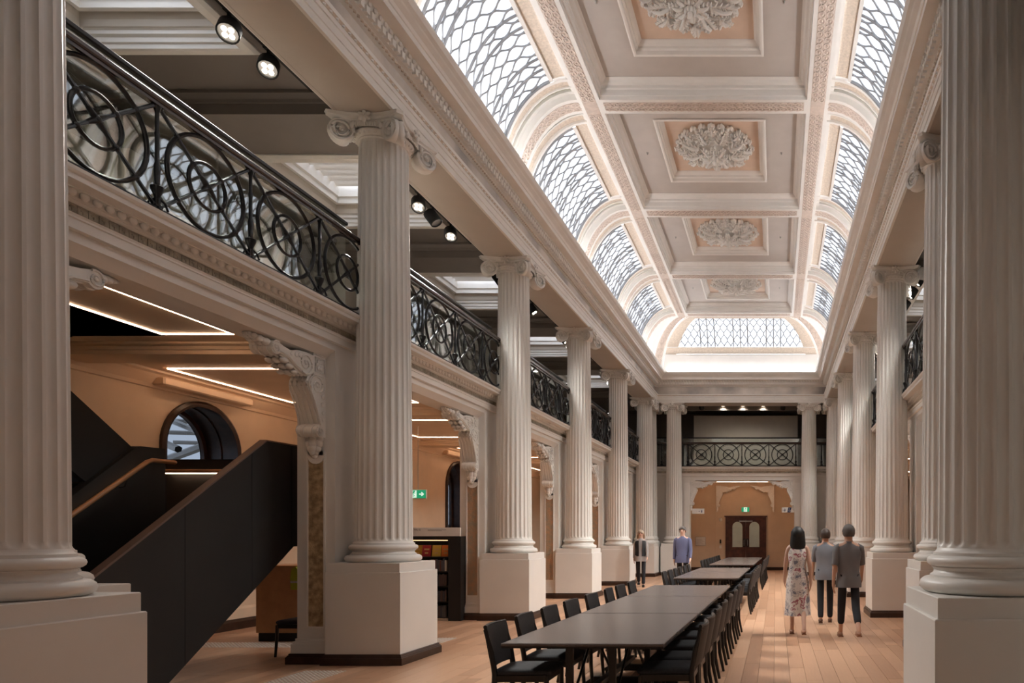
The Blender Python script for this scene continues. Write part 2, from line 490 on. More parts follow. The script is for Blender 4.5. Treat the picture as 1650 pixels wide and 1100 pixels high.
lab = {0: 'white fluted column half hidden behind the big near left one, its second base ring showing',
       1: 'tall white fluted column in the left row, first one seen whole with its scrolled capital',
       2: 'tall white fluted column of the left row, next beyond the first whole one, beside the nearest table',
       3: 'white fluted column of the left row, third one seen whole, behind the chair backs',
       4: 'white fluted column of the left row, fourth one seen whole, left of the person in black vest',
       5: 'white fluted column of the left row, last before the far corner'}
for i, y in enumerate(LCOL): column(-5.06, y, lab[i])
labr = {0: 'white fluted column of the right row beside the camera, just outside the picture',
        1: 'white fluted column of the right row, mostly hidden behind the big foreground column at right',
        2: 'white fluted column of the right row seen whole, right of the walking group',
        3: 'white fluted column of the right row, second seen, above the grey-shirted walkers',
        4: 'slim-looking fluted column of the right row, third seen, above the walkers',
        5: 'white fluted column of the right row, last one before the far right corner'}
for i, y in enumerate(RCOL): column(2 * CX + 5.06, y, labr[i])
column(-4.29, 3.70, 'huge cream fluted column at the left edge of the picture, on a plain square plinth')
column(1.33, 4.19, 'huge cream fluted column filling the right edge of the picture, on a stepped plinth')
column(-5.06, ENDY, 'fluted column tucked in the far left corner behind the left row')
column(2 * CX + 5.06, ENDY, 'fluted column tucked in the far right corner behind the right row')
column(-4.07, ENDY, 'white fluted column of the end wall, left of the far opening and its balcony railing')
column(1.33, ENDY, 'white fluted column of the end wall, right of the far opening')

# ================================================================== LOWER ARCADE WALLS
XLW = -5.48
def console_mesh():
    # u = out from the jamb, v = height below the lintel soffit, thickness along x (0..T)
    T = 0.24; mb = MB()
    def arc(cu, cv, r, a0, a1, n=7): return [(cu + r * cos(math.radians(a)), cv + r * sin(math.radians(a))) for a in lin(a0, a1, n)]
    low = [(0, -.25), (.16, -.25)] + arc(.16, -.385, .135, 90, -60, 8) + [(.19, -.60), (.13, -.74), (.085, -.84)] + arc(.10, -.93, .07, 75, -100, 7) + [(.0, -1.0)]
    mb.prism(low, 'x', 0, T)
    up = [(.22, -.03), (.22, -.25)] + arc(.36, -.17, .13, 230, 300, 4) + [(.52, -.235), (.64, -.17), (.74, -.155)] + arc(.84, -.10, .075, 220, 460, 8) + [(.72, -.055), (.60, -.075), (.5, -.04), (.36, -.025)]
    mb.prism(up, 'x', 0, T)
    blk = MB()
    blk.box(0, T + .0, 0, .22, -.25, 0)
    blk.box(-.012, T + .012, 0, .235, -.012, 0)
    blk.box(-.012, T + .012, 0, .235, -.262, -.245)
    for side in (-1, 1):                                    # scroll lines on both cheeks
        X = -.008 if side < 0 else T + .008
        def spiral(cu, cv, r, turns, a0, sg=1):
            pts = []; rad = []
            for i in range(30):
                t = i / 29; a = math.radians(a0) + sg * 2 * pi * turns * t; q = r * (1 - t) ** .9 + .008
                pts.append((X, cu + q * cos(a), cv + q * sin(a))); rad.append(.011 * (1 - .4 * t))
            mb.tube(pts, rad, 5)
            mb.ball((X, cu, cv), .02, .6, 1, 1)
        spiral(.155, -.385, .125, 2.0, -60, 1); spiral(.10, -.93, .06, 1.6, 75, -1)
        spiral(.36, -.16, .12, 2.0, -60, -1); spiral(.84, -.10, .066, 1.6, 120, -1)
        mb.tube([(X, u, v) for u, v in [(.275, -.46), (.20, -.60), (.14, -.74), (.10, -.86)]], .011, 5)
        mb.tube([(X, u, v) for u, v in [(.42, -.255), (.53, -.215), (.65, -.15), (.78, -.13)]], .011, 5)
        for (u, v, s) in [(.06, -.60, .03), (.05, -.70, .026), (.05, -.79, .022), (.52, -.10, .03), (.60, -.11, .022), (.46, -.09, .03), (.05, -.50, .034)]:
            mb.ball((X, u, v), s, .5, 1, 1, 7, 5)
        for k in range(6):                                  # rosette on the corner block
            a = k * pi / 3; blk.ball((X, .115 + .045 * cos(a), -.128 + .045 * sin(a)), .028, .6, 1, 1, 7, 5)
        blk.ball((X, .115, -.128), .022, .9, 1, 1, 7, 5)
        blk.tube([(X, u, v) for u, v in [(.03, -.04), (.2, -.04), (.2, -.22), (.03, -.22)]], .006, 4, closed=True)
    # reeds down the front
    for k in range(4):
        xx = .03 + .06 * k
        fr = arc(.16, -.385, .14, 60, -60, 6) + [(.197, -.60), (.137, -.74), (.092, -.84)]
        mb.tube([(xx, u, v) for u, v in fr], .015, 5)
        fr = [(.30, -.295), (.44, -.285), (.53, -.24), (.65, -.175), (.75, -.16)]
        mb.tube([(xx, u, v) for u, v in fr], .013, 5)
    for k in range(5):                                      # rolls with rings
        xx = .015 + .0525 * k
        mb.lathe_x = None
        mb.tube([(xx - .016, .105, -.935), (xx + .016, .105, -.935)], .078 if k % 2 else .07, 12)
        mb.tube([(xx - .016, .845, -.105), (xx + .016, .845, -.105)], .082 if k % 2 else .074, 12)
    leaf = MB()
    for k, (v, s) in enumerate([(-1.01, .075), (-1.07, .085), (-1.13, .075), (-1.18, .055)]):
        for sx in (-.07, 0, .07):
            leaf.ball((T / 2 + sx * (1 - .2 * k), .03 + .03 * (sx == 0), v), s * .75, .8, .6, 1, 8, 6)
    leaf.ball((T / 2, .02, -1.22), .04, 1, .7, 1)
    for k, (u, s) in enumerate([(.50, .05), (.58, .06), (.67, .065)]):
        for sx in (-.08, 0, .08):
            leaf.ball((T / 2 + sx, u, -.30 + .05 * k), s * .8, .8, 1.1, .7, 8, 6)
    for k, (u, v, s) in enumerate([(.93, -.06, .07), (1.0, -.045, .06), (1.06, -.03, .045), (1.11, -.02, .03)]):
        for sx in (-.07, 0, .07):
            leaf.ball((T / 2 + sx * (1 - .2 * k), u, v), s * .8, .8, 1, .8, 8, 6)
    for k in range(5): leaf.ball((.03 + .045 * k, .33, -.27), .035, .8, .9, 1.2, 7, 5)
    return mb.data('console', CREAM2, 45), blk.data('corner_block', CREAM2, 45), leaf.data('acanthus_leaf', CREAM2, 60)
M_CON, M_BLK, M_LEAF = console_mesh()
def console(parent, x, y, z, ang, mirror=False, s=1.0):
    o = obj('console', M_CON, parent, loc=(x, y, z), rot=(0, 0, ang)); o.scale = (s * (-1 if mirror else 1), s, s)
    b = obj('corner_block', M_BLK, o); l = obj('acanthus_leaf', M_LEAF, o)
    return o
def skirt_prof(): return [(0, 0), (0, .086), (.008, .092), (.014, .104), (.024, .112), (.024, .124), (.03, .13), (.12, .13)]
def pier(parent, side, y0, y1, inlay=True, gold=GOLD):
    s = 1 if side < 0 else -1
    a, b = XLW, XLW - .47
    def X(x): return MX(x, side)
    def rng(p, q): return (min(p, q), max(p, q))
    mb = MB(); xa, xb = rng(X(a), X(b)); mb.box(xa, xb, y0, y1, .0, 3.89)
    # base block with two steps
    mb.box(xa - .05, xb + .05, y0 - .05, y1 + .05, 0.0, .245)
    mb.box(xa - .035, xb + .035, y0 - .035, y1 + .035, .245, .275)
    mb.box(xa - .015, xb + .015, y0 - .015, y1 + .015, .275, .31)
    mb.build('pier', CREAM, parent)
    sk = MB(); sk.ring(xa - .09, xb + .09, y0 - .09, y1 + .09, [(p, z) for p, z in skirt_prof()]); sk.build('skirting_board', DKWOOD, parent)
    if inlay:
        for yy, d in ((y0, -1), (y1, 1)):
            x0, x1 = rng(X(-5.825), X(-5.595))
            fr = MB()
            t = .022; w = .018
            ya, yb = rng(yy, yy + d * t)
            z0, z1 = .44, 2.585
            fr.box(x0, x0 + w, ya, yb, z0, z1); fr.box(x1 - w, x1, ya, yb, z0, z1)
            fr.box(x0 + w, x1 - w, ya, yb, z0, z0 + w)
            seg = []
            n = 8; cxm = (x0 + x1) / 2; hw = (x1 - x0) / 2 - w
            # scooped head of the panel
            poly = [(x0 + w, z1 + .05), (x0 + w, z1 - .02)] + [(cxm + hw * cos(q), z1 - .02 + .0 + -.09 * sin(q) * 1.0 + .0) for q in lin(pi, 0, 9)][1:-1] + [(x1 - w, z1 - .02), (x1 - w, z1 + .05)]
            fr.prism(poly, 'y', ya, yb)
            fr.box(x0, x1, ya, yb, z1, z1 + .05)
            p = fr.build('panel_frame', CREAM2, parent)
            MB().box(x0 + w, x1 - w, *rng(yy, yy + d * .006), z0 + w, z1 - .02).build('gilt_inlay', gold, parent)
def arcade(side, cols, name):
    wl = empty(name, kind='structure')
    def X(x): return MX(x, side)
    def rng(p, q): return (min(p, q), max(p, q))
    xa, xb = rng(X(XLW), X(XLW - .47))
    hp = .33
    ends = [YN + .02] + []
    for i, y in enumerate(cols):
        y0, y1 = y - hp, y + hp
        if i == 0: y0 = YN
        if i == len(cols) - 1: y1 = YF + .47
        pier(wl, side, y0, y1, True, GOLD if i <= 1 else GOLD2)
    for i in range(len(cols) - 1):
        y0, y1 = cols[i] + hp, cols[i + 1] - hp
        li = MB()
        x0, x1 = rng(X(XLW - .10), X(XLW - .47)); li.box(x0, x1, y0, y1, 3.80, 3.98)
        # chamfered outer edge of the opening
        pf = [(X(XLW), 3.89), (X(XLW - .10), 3.80), (X(XLW - .10), 3.98), (X(XLW), 3.98)]
        li.prism(pf, 'y', y0, y1)
        li.build('lintel', CREAM, wl)
        # consoles spring from both jambs
        xm0 = X(-5.84) if side < 0 else X(-5.60)
        console(wl, xm0, y0, 3.80, 0)
        xm1 = X(-5.60) if side < 0 else X(-5.84)
        console(wl, xm1, y1, 3.80, pi)
    return wl
wall_left = arcade(-1, LCOL, 'wall_left')
wall_right = arcade(1, RCOL, 'wall_right')

# end wall, lower storey, with the far opening
we = empty('wall_far', kind='structure')
OX0, OX1 = -3.50, 0.76
mb = MB()
mb.box(XLW - .5, OX0, YF, YF + .47, 0, 3.98); mb.box(OX1, 3.24, YF, YF + .47, 0, 3.98); mb.box(OX0, OX1, YF, YF + .47, 3.80, 3.98)
mb.build('wall_body', CREAM, we)
for x0, x1 in ((XLW, OX0), (OX1, 2.74)):
    MB().ring(x0, x1, YF - .09, YF + .5, skirt_prof(), sides='sew').build('skirting_board', DKWOOD, we)
    MB().box(x0 if x0 > -4 else OX0 - .22, x0 + .22 if x0 > -4 else OX0, YF - .02, YF, .31, 3.7).build('pilaster_strip', CREAM2, we)
console(we, OX0, YF + .27, 3.80, -pi / 2)
console(we, OX1, YF + .03, 3.80, pi / 2)
for c in list(we.children):
    pass

# ================================================================== BALCONY LEDGE (trim_1) and MAIN ENTABLATURE (trim_2)
LX0, LX1 = XLW, 2 * CX - XLW
t1 = empty('trim_1', kind='structure')
lp = [(.003, 3.885), (.003, 3.965), (.05, 3.97), (.05, 4.045), (.062, 4.05), (.062, 4.065), (.075, 4.08), (.03, 4.085), (.03, 4.17), (.045, 4.175), (.06, 4.185), (.06, 4.195),
      (.085, 4.20), (.095, 4.235), (.135, 4.24), (.135, 4.25), (.245, 4.255), (.245, 4.295), (.26, 4.30), (.275, 4.315), (.28, 4.34), (-.5, 4.34)]
mis = [0] * (len(lp) - 1); mis[7] = 1
MB().ring(LX0, LX1, YN, YF, lp, mis).build('ledge_moulding', [CREAM, MEAND], t1)
egg = MB(); egg.ball((0, 0, 0), .034, .75, 1, 1.0, 8, 6); M_EGG = egg.data('egg', CREAM2, 60)
for i in range(80): obj('egg', M_EGG, t1, loc=(LX0 + .115, 5.0 + .1 * i, 4.217))
mb = MB()
y = 13.0
while y < YF - .15: mb.ball((LX0 + .115, y, 4.217), .034, .75, 1, 1, 5, 3); y += .1
y = 5.2
while y < YF - .15: mb.ball((LX1 - .115, y, 4.217), .034, .75, 1, 1, 5, 3); y += .1
x = LX0 + .2
while x < LX1 - .15: mb.ball((x, YF - .115, 4.217), .034, 1, .75, 1, 5, 3); x += .1
mb.build('egg_moulding', CREAM2, t1, kind='stuff')
# raised key pattern along the small frieze
mb = MB()
def key(mb, y0, n, pitch, put):
    for k in range(n):
        y = y0 + k * pitch
        put(mb, y, y + pitch * .85, 4.155, 4.163); put(mb, y, y + .01, 4.1, 4.163); put(mb, y, y + pitch * .6, 4.1, 4.108)
        put(mb, y + pitch * .6 - .01, y + pitch * .6, 4.1, 4.14); put(mb, y + pitch * .3, y + pitch * .6, 4.132, 4.14)
key(mb, 4.9, 180, .085, lambda m, a, b, z0, z1: m.box(LX0 + .028, LX0 + .037, a, b, z0, z1))
mb.build('key_fret', MEAND, t1, kind='stuff')

AX0, AX1 = -4.68, 2 * CX + 4.68
EN, EF = 3.30, 26.9
t2 = empty('trim_2', kind='structure')
ep = [(-.74, ZC), (-.70, ZC), (-.70, ZC + .004), (-.04, ZC + .004), (-.04, ZC), (0, ZC), (0, ZC + .09), (.012, ZC + .095), (.012, ZC + .19), (.025, ZC + .195), (.025, ZC + .25), (.05, ZC + .275), (.055, ZC + .32), (-.10, ZC + .325),
      (-.10, 7.44), (-.07, 7.455), (-.03, 7.49), (.015, 7.50), (.015, 7.585), (.04, 7.59), (.055, 7.63), (.07, 7.655), (.22, 7.66), (.22, 7.735), (.235, 7.74), (.255, 7.775), (.31, 7.81), (.325, 7.825), (.37, 7.85), (.40, 7.90), (.40, 7.92), (-.35, 7.92)]
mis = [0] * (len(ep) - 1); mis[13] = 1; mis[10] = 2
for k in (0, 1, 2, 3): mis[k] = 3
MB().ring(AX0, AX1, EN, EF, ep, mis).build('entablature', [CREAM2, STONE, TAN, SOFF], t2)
d = MB(); d.box(-.002, .05, -.031, .031, -.04, .04); M_DEN = d.data('dentil', CREAM2)
for i in range(58): obj('dentil', M_DEN, t2, loc=(AX0 + .015, 7.0 + .105 * i, 7.542))
for i in range(58): obj('dentil', M_DEN, t2, loc=(AX1 - .015, 7.6 + .105 * i, 7.542), rot=(0, 0, pi))
mb = MB(); y = 13.09
while y < EF - .1:
    mb.box(AX0 + .013, AX0 + .065, y - .031, y + .031, 7.502, 7.582); mb.box(AX1 - .065, AX1 - .013, y + .6 - .031, y + .6 + .031, 7.502, 7.582); y += .105
x = AX0 + .12
while x < AX1 - .1: mb.box(x - .031, x + .031, EF - .065, EF - .013, 7.502, 7.582); x += .105
mb.build('far_dentils', CREAM2, t2, kind='stuff')
mb = MB(); y = 6.5
while y < EF - .05:
    mb.ball((AX0 + .065, y, 7.625), .032, .8, 1, 1, 5, 4); mb.ball((AX1 - .065, y, 7.625), .032, .8, 1, 1, 5, 4)
    mb.ball((AX0 + .035, y, ZC + .26), .018, 1, 1.8, 1, 4, 3); mb.ball((AX1 - .035, y, ZC + .26), .018, 1, 1.8, 1, 4, 3); y += .105
x = AX0 + .1
while x < AX1 - .05: mb.ball((x, EF - .065, 7.625), .032, 1, .8, 1, 5, 4); x += .105
mb.build('bead_moulding', CREAM2, t2, kind='stuff')
y = 5.0; mb = MB()
while y < EF - .1:
    mb.ball((AX0 - .045, y, 7.468), .02, 1, 1.6, 1, 4, 3); mb.ball((AX1 + .045, y, 7.468), .02, 1, 1.6, 1, 4, 3); y += .07
mb.build('leaf_moulding', TAN, t2, kind='stuff')

# ================================================================== VAULT
VC = -3.75; VA, VB, VZ = 1.2, 1.89, 7.91                # quarter-ellipse cove
VHALF = VC - CX                                           # negative
RIBS = [4.41, 8.75, 13.09, 17.43, 21.71, 25.48]
RW = .21
def cove(t, off): return (VA + off) * cos(t), VZ + (VB + off) * sin(t)
ceil = empty('ceiling', kind='structure')
def side_pt(side, t, y, off):
    c, z = cove(t, off); return (MX(VC - c, side), y, z)
def strip(mb, side, y0, y1, t0, t1, o0, mi=0, n=14):
    mb.grid(lambda t, y: side_pt(side, t, y, o0), lin(t0, t1, n), [y0, y1], mi)
def edge_y(mb, side, y, t0, t1, o0, o1, mi=0, n=14):
    mb.grid(lambda t, o: side_pt(side, t, y, o), lin(t0, t1, n), [o0, o1], mi)
def edge_t(mb, side, t, y0, y1, o0, o1, mi=0):
    mb.grid(lambda y, o: side_pt(side, t, y, o), [y0, y1], [o0, o1], mi)
TG0, TG1 = math.radians(20), math.radians(74)
GO = 0.11
hpi = pi / 2
mb = MB()
lat = MB()
for side in (-1, 1):
    for k, yr in enumerate(RIBS):
        strip(mb, side, yr - RW, yr + RW, 0, hpi, 0, 0)
        edge_y(mb, side, yr - RW, 0, hpi, 0, GO, 0); edge_y(mb, side, yr + RW, 0, hpi, 0, GO, 0)
        strip(mb, side, yr - .13, yr + .13, .02, hpi, -.002, 3)
        # raised rosettes on the rib
        n = 13
        for q in range(n):
            t = (q + .5) / n * hpi
            for dy in (-.065, .065):
                p = side_pt(side, t, yr + dy, -.004); a, b = side_pt(side, t + .02, yr, 0), side_pt(side, t - .02, yr, 0)
                T = (Vector(a) - Vector(b)).normalized(); Y = Vector((0, 1, 0)); pts = []
                for e in range(7):
                    g = 2 * pi * e / 7; pts.append(Vector(p) + T * cos(g) * .075 + Y * sin(g) * .055)
                lat.tube(pts, .013, 4, closed=True, up=T.cross(Y)); lat.ball(p, .02, 1, 1, 1, 5, 3)
    for k in range(len(RIBS) - 1):
        ya, yb = RIBS[k] + RW, RIBS[k + 1] - RW
        g0, g1 = ya + .48, yb - .48
        # cove ground round the glazing: white step, aged strip, cream band
        for (p, q) in ((ya, g0), (g1, yb)):
            s0, s1 = (ya, g0) if p == ya else (yb, g1)
            sg = 1 if p == ya else -1
            def seg(a, b, o, mi): strip(mb, side, min(s0 + sg * a, s0 + sg * b), max(s0 + sg * a, s0 + sg * b), 0, hpi, o, mi)
            seg(0, .08, GO, 1); edge_y(mb, side, s0 + sg * .08, 0, hpi, GO, GO + .05, 1)
            seg(.08, .18, GO + .05, 2); edge_y(mb, side, s0 + sg * .18, 0, hpi, GO - .01, GO + .05, 0)
            seg(.18, .21, GO - .01, 0); edge_y(mb, side, s0 + sg * .21, 0, hpi, GO - .01, GO + .02, 0)
            seg(.21, .40, GO + .02, 4); edge_y(mb, side, s0 + sg * .40, 0, hpi, GO - .03, GO + .02, 1)
            seg(.40, .46, GO - .03, 1); edge_y(mb, side, s0 + sg * .46, 0, hpi, GO - .03, GO + .03, 1)
            seg(.46, .48, GO + .03, 1)
        tt = TG1
        strip(mb, side, g0, g1, tt, tt + .05, GO - .03, 1, 3); edge_t(mb, side, tt, g0, g1, GO - .03, GO + .03, 1); edge_t(mb, side, tt + .05, g0, g1, GO - .03, GO + .02, 1)
        strip(mb, side, g0, g1, tt + .05, hpi - .06, GO + .02, 4, 5); strip(mb, side, ya, yb, hpi - .06, hpi, GO, 1, 3)
        strip(mb, side, g0, g1, TG0 - .05, TG0, GO - .03, 1, 3); strip(mb, side, g0, g1, 0, TG0 - .05, GO + .02, 0, 5)
        edge_t(mb, side, TG0, g0, g1, GO - .03, GO + .03, 1)
    # long ribs
    xr0, xr1 = sorted((MX(VC, side), MX(VC + 2 * RW, side)))
    mb.box(xr0, xr1, 4.2, RIBS[-1] + RW, 9.80, 9.95)
    xm = MX(VC + RW, side)
    mb.box(xm - .135, xm + .135, 4.2, RIBS[-1] + RW, 9.797, 9.80, 3)
    y = 6.0
    while y < RIBS[-1]:
        if min(abs(y - r) for r in RIBS) > .22:
            for dx in (-.065, .065):
                pts = [(xm + dx + .055 * cos(2 * pi * e / 7), y + .075 * sin(2 * pi * e / 7), 9.795) for e in range(7)]
                lat.tube(pts, .013, 4, closed=True, up=(0, 0, 1)); lat.ball((xm + dx, y, 9.79), .02, 1, 1, 1, 5, 3)
        y += .14
# long wall between cornice and springing
mb.ring(VC - VA, MX(VC - VA, 1), EN - .4, RIBS[-1] + RW + VA, [(0, 7.9), (0, VZ + .02)], [1])
# far cove (its hips meet the side coves)
CE = RIBS[-1] + RW
def end_pt(t, u, off, inset=0):                           # u in -1..1
    c, z = cove(t, off); hw = -VHALF + (VA + off) * cos(t) - inset
    return (CX + u * hw, CE + c, z)
def side_hip(side, t, k, off):                            # side cove between last rib and the hip
    c, z = cove(t, off); return (MX(VC - c, side), CE + (VA * cos(t)) * k, z)
for side in (-1, 1):
    mb.grid(lambda t, k: side_hip(side, t, k, 0), lin(0, hpi, 16), lin(0, 1, 3), 0)
INS = .95
ET0, ET1 = math.radians(33), math.radians(80)
for sg in (-1, 1):
    def ebnd(a, b, o, mi, t0=0, t1=hpi, n=16):
        def P(t, ins):
            c, z = cove(t, o); hw = -VHALF + VA * cos(t) - ins
            return (CX + sg * hw, CE + c, z)
        mb.grid(P, lin(t0, t1, n), [a, b], mi)
    ebnd(0, .12, 0, 0); ebnd(.12, .42, .01, 3); ebnd(.42, .50, -.03, 1); ebnd(.50, INS, .05, 4)
    n = 12
    for q in range(n):
        t = (q + .5) / n * hpi
        for ins in (.20, .34):
            c, z = cove(t, 0); p = Vector((CX + sg * (-VHALF + VA * cos(t) - ins), CE + c, z))
            a, b = end_pt(t + .02, 0, 0), end_pt(t - .02, 0, 0); T = Vector((0, a[1] - b[1], a[2] - b[2])).normalized(); Y = Vector((1, 0, 0))
            lat.tube([p + T * cos(2 * pi * e / 7) * .07 + Y * sin(2 * pi * e / 7) * .05 for e in range(7)], .012, 4, closed=True, up=T.cross(Y)); lat.ball(p, .02, 1, 1, 1, 5, 3)
def eband(t0, t1, o, mi, n=6):
    def P(t, u):
        c, z = cove(t, o); hw = -VHALF + VA * cos(t) - .5
        return (CX + u * hw, CE + c, z)
    mb.grid(P, lin(t0, t1, n), [-1, 1], mi)
eband(ET1, hpi, .02, 4, 4); eband(0, math.radians(22), .0, 1); eband(math.radians(22), math.radians(24), -.05, 1, 3); eband(math.radians(24), ET0 - .02, .03, 4); eband(ET0 - .02, ET0, .0, 1, 3)
# near end closed by a plain cove wall
mb.box(VC - VA, MX(VC - VA, 1), 3.9, 4.2, 7.9, 10.2)
# crossing ribs over the middle
xi0, xi1 = VC + 2 * RW, MX(VC + 2 * RW, 1)
for yr in RIBS:
    mb.box(xi0, xi1, yr - RW, yr + RW, 9.80, 9.95); mb.box(xi0 + .05, xi1 - .05, yr - .13, yr + .13, 9.797, 9.80, 3)
    if yr > 6:
        x = xi0 + .12
        while x < xi1 - .1:
            for dy in (-.065, .065):
                pts = [(x + .075 * cos(2 * pi * e / 7), yr + dy + .055 * sin(2 * pi * e / 7), 9.795) for e in range(7)]
                lat.tube(pts, .013, 4, closed=True, up=(0, 0, 1)); lat.ball((x, yr + dy, 9.79), .02, 1, 1, 1, 5, 3)
            x += .14
mb.build('vault_ribs_and_bands', [CREAM2, WHITE, GREEN, LATTD, TAN], ceil, smooth=35)
lat.build('rib_rosettes', LATT, ceil, kind='stuff')
# coffers
rp = [(.004, 9.797), (.004, 9.86), (.03, 9.87), (.03, 9.97), (.05, 9.99), (.05, 10.04), (.09, 10.06), (.12, 10.10), (.16, 10.12), (.16, 10.13)]
def rosette_mesh():
    m = MB()
    R = .87
    m.lathe([(.0, -.006), (R * .80, -.006)], 36, cap=False)
    def leaf(r0, r1, a, wd, z, bend=.0):
        pts = []; rad = []
        for i in range(7):
            t = i / 6; r = r0 + (r1 - r0) * t; aa = a + bend * sin(t * pi)
            pts.append((r * cos(aa), r * sin(aa), z - .05 * sin(t * pi) - .02)); rad.append(wd * (.35 + sin(t * pi * .9 + .25)))
        m.tube(pts, rad, 6, flat=.6)
    def acanthus(cx, cy, a, L, z, lobes=5):
        ux, uy = cos(a), sin(a)
        m.tube([(cx + ux * L * t, cy + uy * L * t, z - .05 * sin(t * pi)) for t in (0, .3, .6, .85, 1)], [.012, .022, .022, .016, .006], 5)
        for q in range(lobes):
            t = (q + .6) / lobes
            for sg in (-1, 1):
                b = a + sg * (1.05 - .5 * t); l = L * .42 * (1 - .55 * abs(t - .45))
                x0, y0 = cx + ux * L * t, cy + uy * L * t
                m.tube([(x0 + cos(b) * l * e, y0 + sin(b) * l * e, z - .035 * sin(e * 2.6) + .01 * q) for e in (0, .35, .7, 1)], [.014, .027, .024, .008], 5, flat=.7)
    def scroll(cx, cy, a, r0, sg, z):
        m.tube([(cx + (r0 * (1 - t) + .01) * cos(a + sg * t * 9.4), cy + (r0 * (1 - t) + .01) * sin(a + sg * t * 9.4), z) for t in lin(0, 1, 20)], [.017 * (1 - .4 * t) for t in lin(0, 1, 20)], 5)
        m.ball((cx, cy, z), .02, 1, 1, 1, 6, 4)
    for k in range(8):
        a = 2 * pi * k / 8
        acanthus(.07 * cos(a), .07 * sin(a), a, .24, -.15, 4)
        acanthus(.30 * cos(a + pi / 8), .30 * sin(a + pi / 8), a + pi / 8, .42, -.085, 6)
        scroll(.46 * cos(a), .46 * sin(a), a, .095, 1 if k % 2 else -1, -.09)
        for sg in (-1, 1):
            scroll(.67 * cos(a + sg * .17), .67 * sin(a + sg * .17), a + sg * 1.2, .08, sg, -.075)
        acanthus(.58 * cos(a), .58 * sin(a), a, .27, -.065, 4)
    for k in range(24):
        a = 2 * pi * k / 24
        for j in (-1, 0, 1):
            rr = .83 - .035 * abs(j)
            m.ball((rr * cos(a + j * .055), rr * sin(a + j * .055), -.04), .036, 1.1, 1.1, .9, 6, 4)
    for k in range(10):
        a = 2 * pi * k / 10; m.ball((.075 * cos(a), .075 * sin(a), -.20), .028, 1, 1, 1.4, 6, 4)
    m.ball((0, 0, -.22), .045, 1, 1, 1.2, 10, 6)
    m.v = [(x, y_, z * 1.75 + .01) for x, y_, z in m.v]
    return m.data('ceiling_rosette', WHITE, 60)
M_ROS = rosette_mesh()
sprk = MB(); sprk.lathe([(.028, 0), (.028, -.006), (.010, -.01), (.008, -.035), (.018, -.038), (.018, -.042), (.0, -.045)], 10); M_SPR = sprk.data('sprinkler_head', STEEL)
rlab = ['nearest', 'second', 'third', 'fourth']
for k in range(5):
    ya, yb = RIBS[k] + RW, RIBS[k + 1] - RW
    c = MB(); c.ring(xi0, xi1, ya, yb, rp); c.build('coffer_moulding', WHITE, ceil)
    ym = (ya + yb) / 2; h = 1.22 if k < 4 else 1.1; hx = 1.13
    g = MB(); z = 10.13
    ox0, ox1, oy0, oy1 = CX - hx, CX + hx, ym - h, ym + h
    g.ring(xi0 + .16, xi1 - .16, ya + .16, yb - .16, [(0, z), (0, z)])
    X0, X1, Y0, Y1 = xi0 + .16, xi1 - .16, ya + .16, yb - .16
    g.add([(X0, Y0, z), (X1, Y0, z), (X1, Y1, z), (X0, Y1, z), (ox0, oy0, z), (ox1, oy0, z), (ox1, oy1, z), (ox0, oy1, z)], [(0, 1, 5, 4), (1, 2, 6, 5), (2, 3, 7, 6), (3, 0, 4, 7)])
    g.build('coffer_ground', GREYC, ceil)
    i = MB(); i.ring(ox0, ox1, oy0, oy1, [(0, z), (-.03, z - .015), (0, z - .03), (.03, z - .02), (.03, z + .05), (.06, z + .07), (.06, z + .11), (.10, z + .13), (.14, z + .17), (.14, z + .19)]); i.build('inner_frame', WHITE, ceil)
    MB().box(ox0 + .13, ox1 - .13, oy0 + .13, oy1 - .13, z + .18, z + .2).build('rosette_panel', PEACH, ceil)
    if k >= 1:
        o = obj('ceiling_rosette', M_ROS, loc=(CX, ym, z + .18))
        tag(o, 'round carved leaf rosette in a peach square of the ceiling, %s from the camera' % rlab[k - 1], 'rosette', 'carved ceiling rosettes')
    if k >= 1:
        for sx in (-1, 1):
            o = obj('sprinkler_head', M_SPR, loc=(CX + sx * 1.5, ym, z))
            tag(o, 'tiny sprinkler on the grey ceiling, %s side of the %s rosette' % ('left' if sx < 0 else 'right', rlab[k - 1]), 'sprinkler', 'ceiling sprinklers')
MB().box(-6, 3.3, 2.6, 28.2, 10.6, 10.8).add([], []).data  # (roof is formed by the opaque panels themselves)

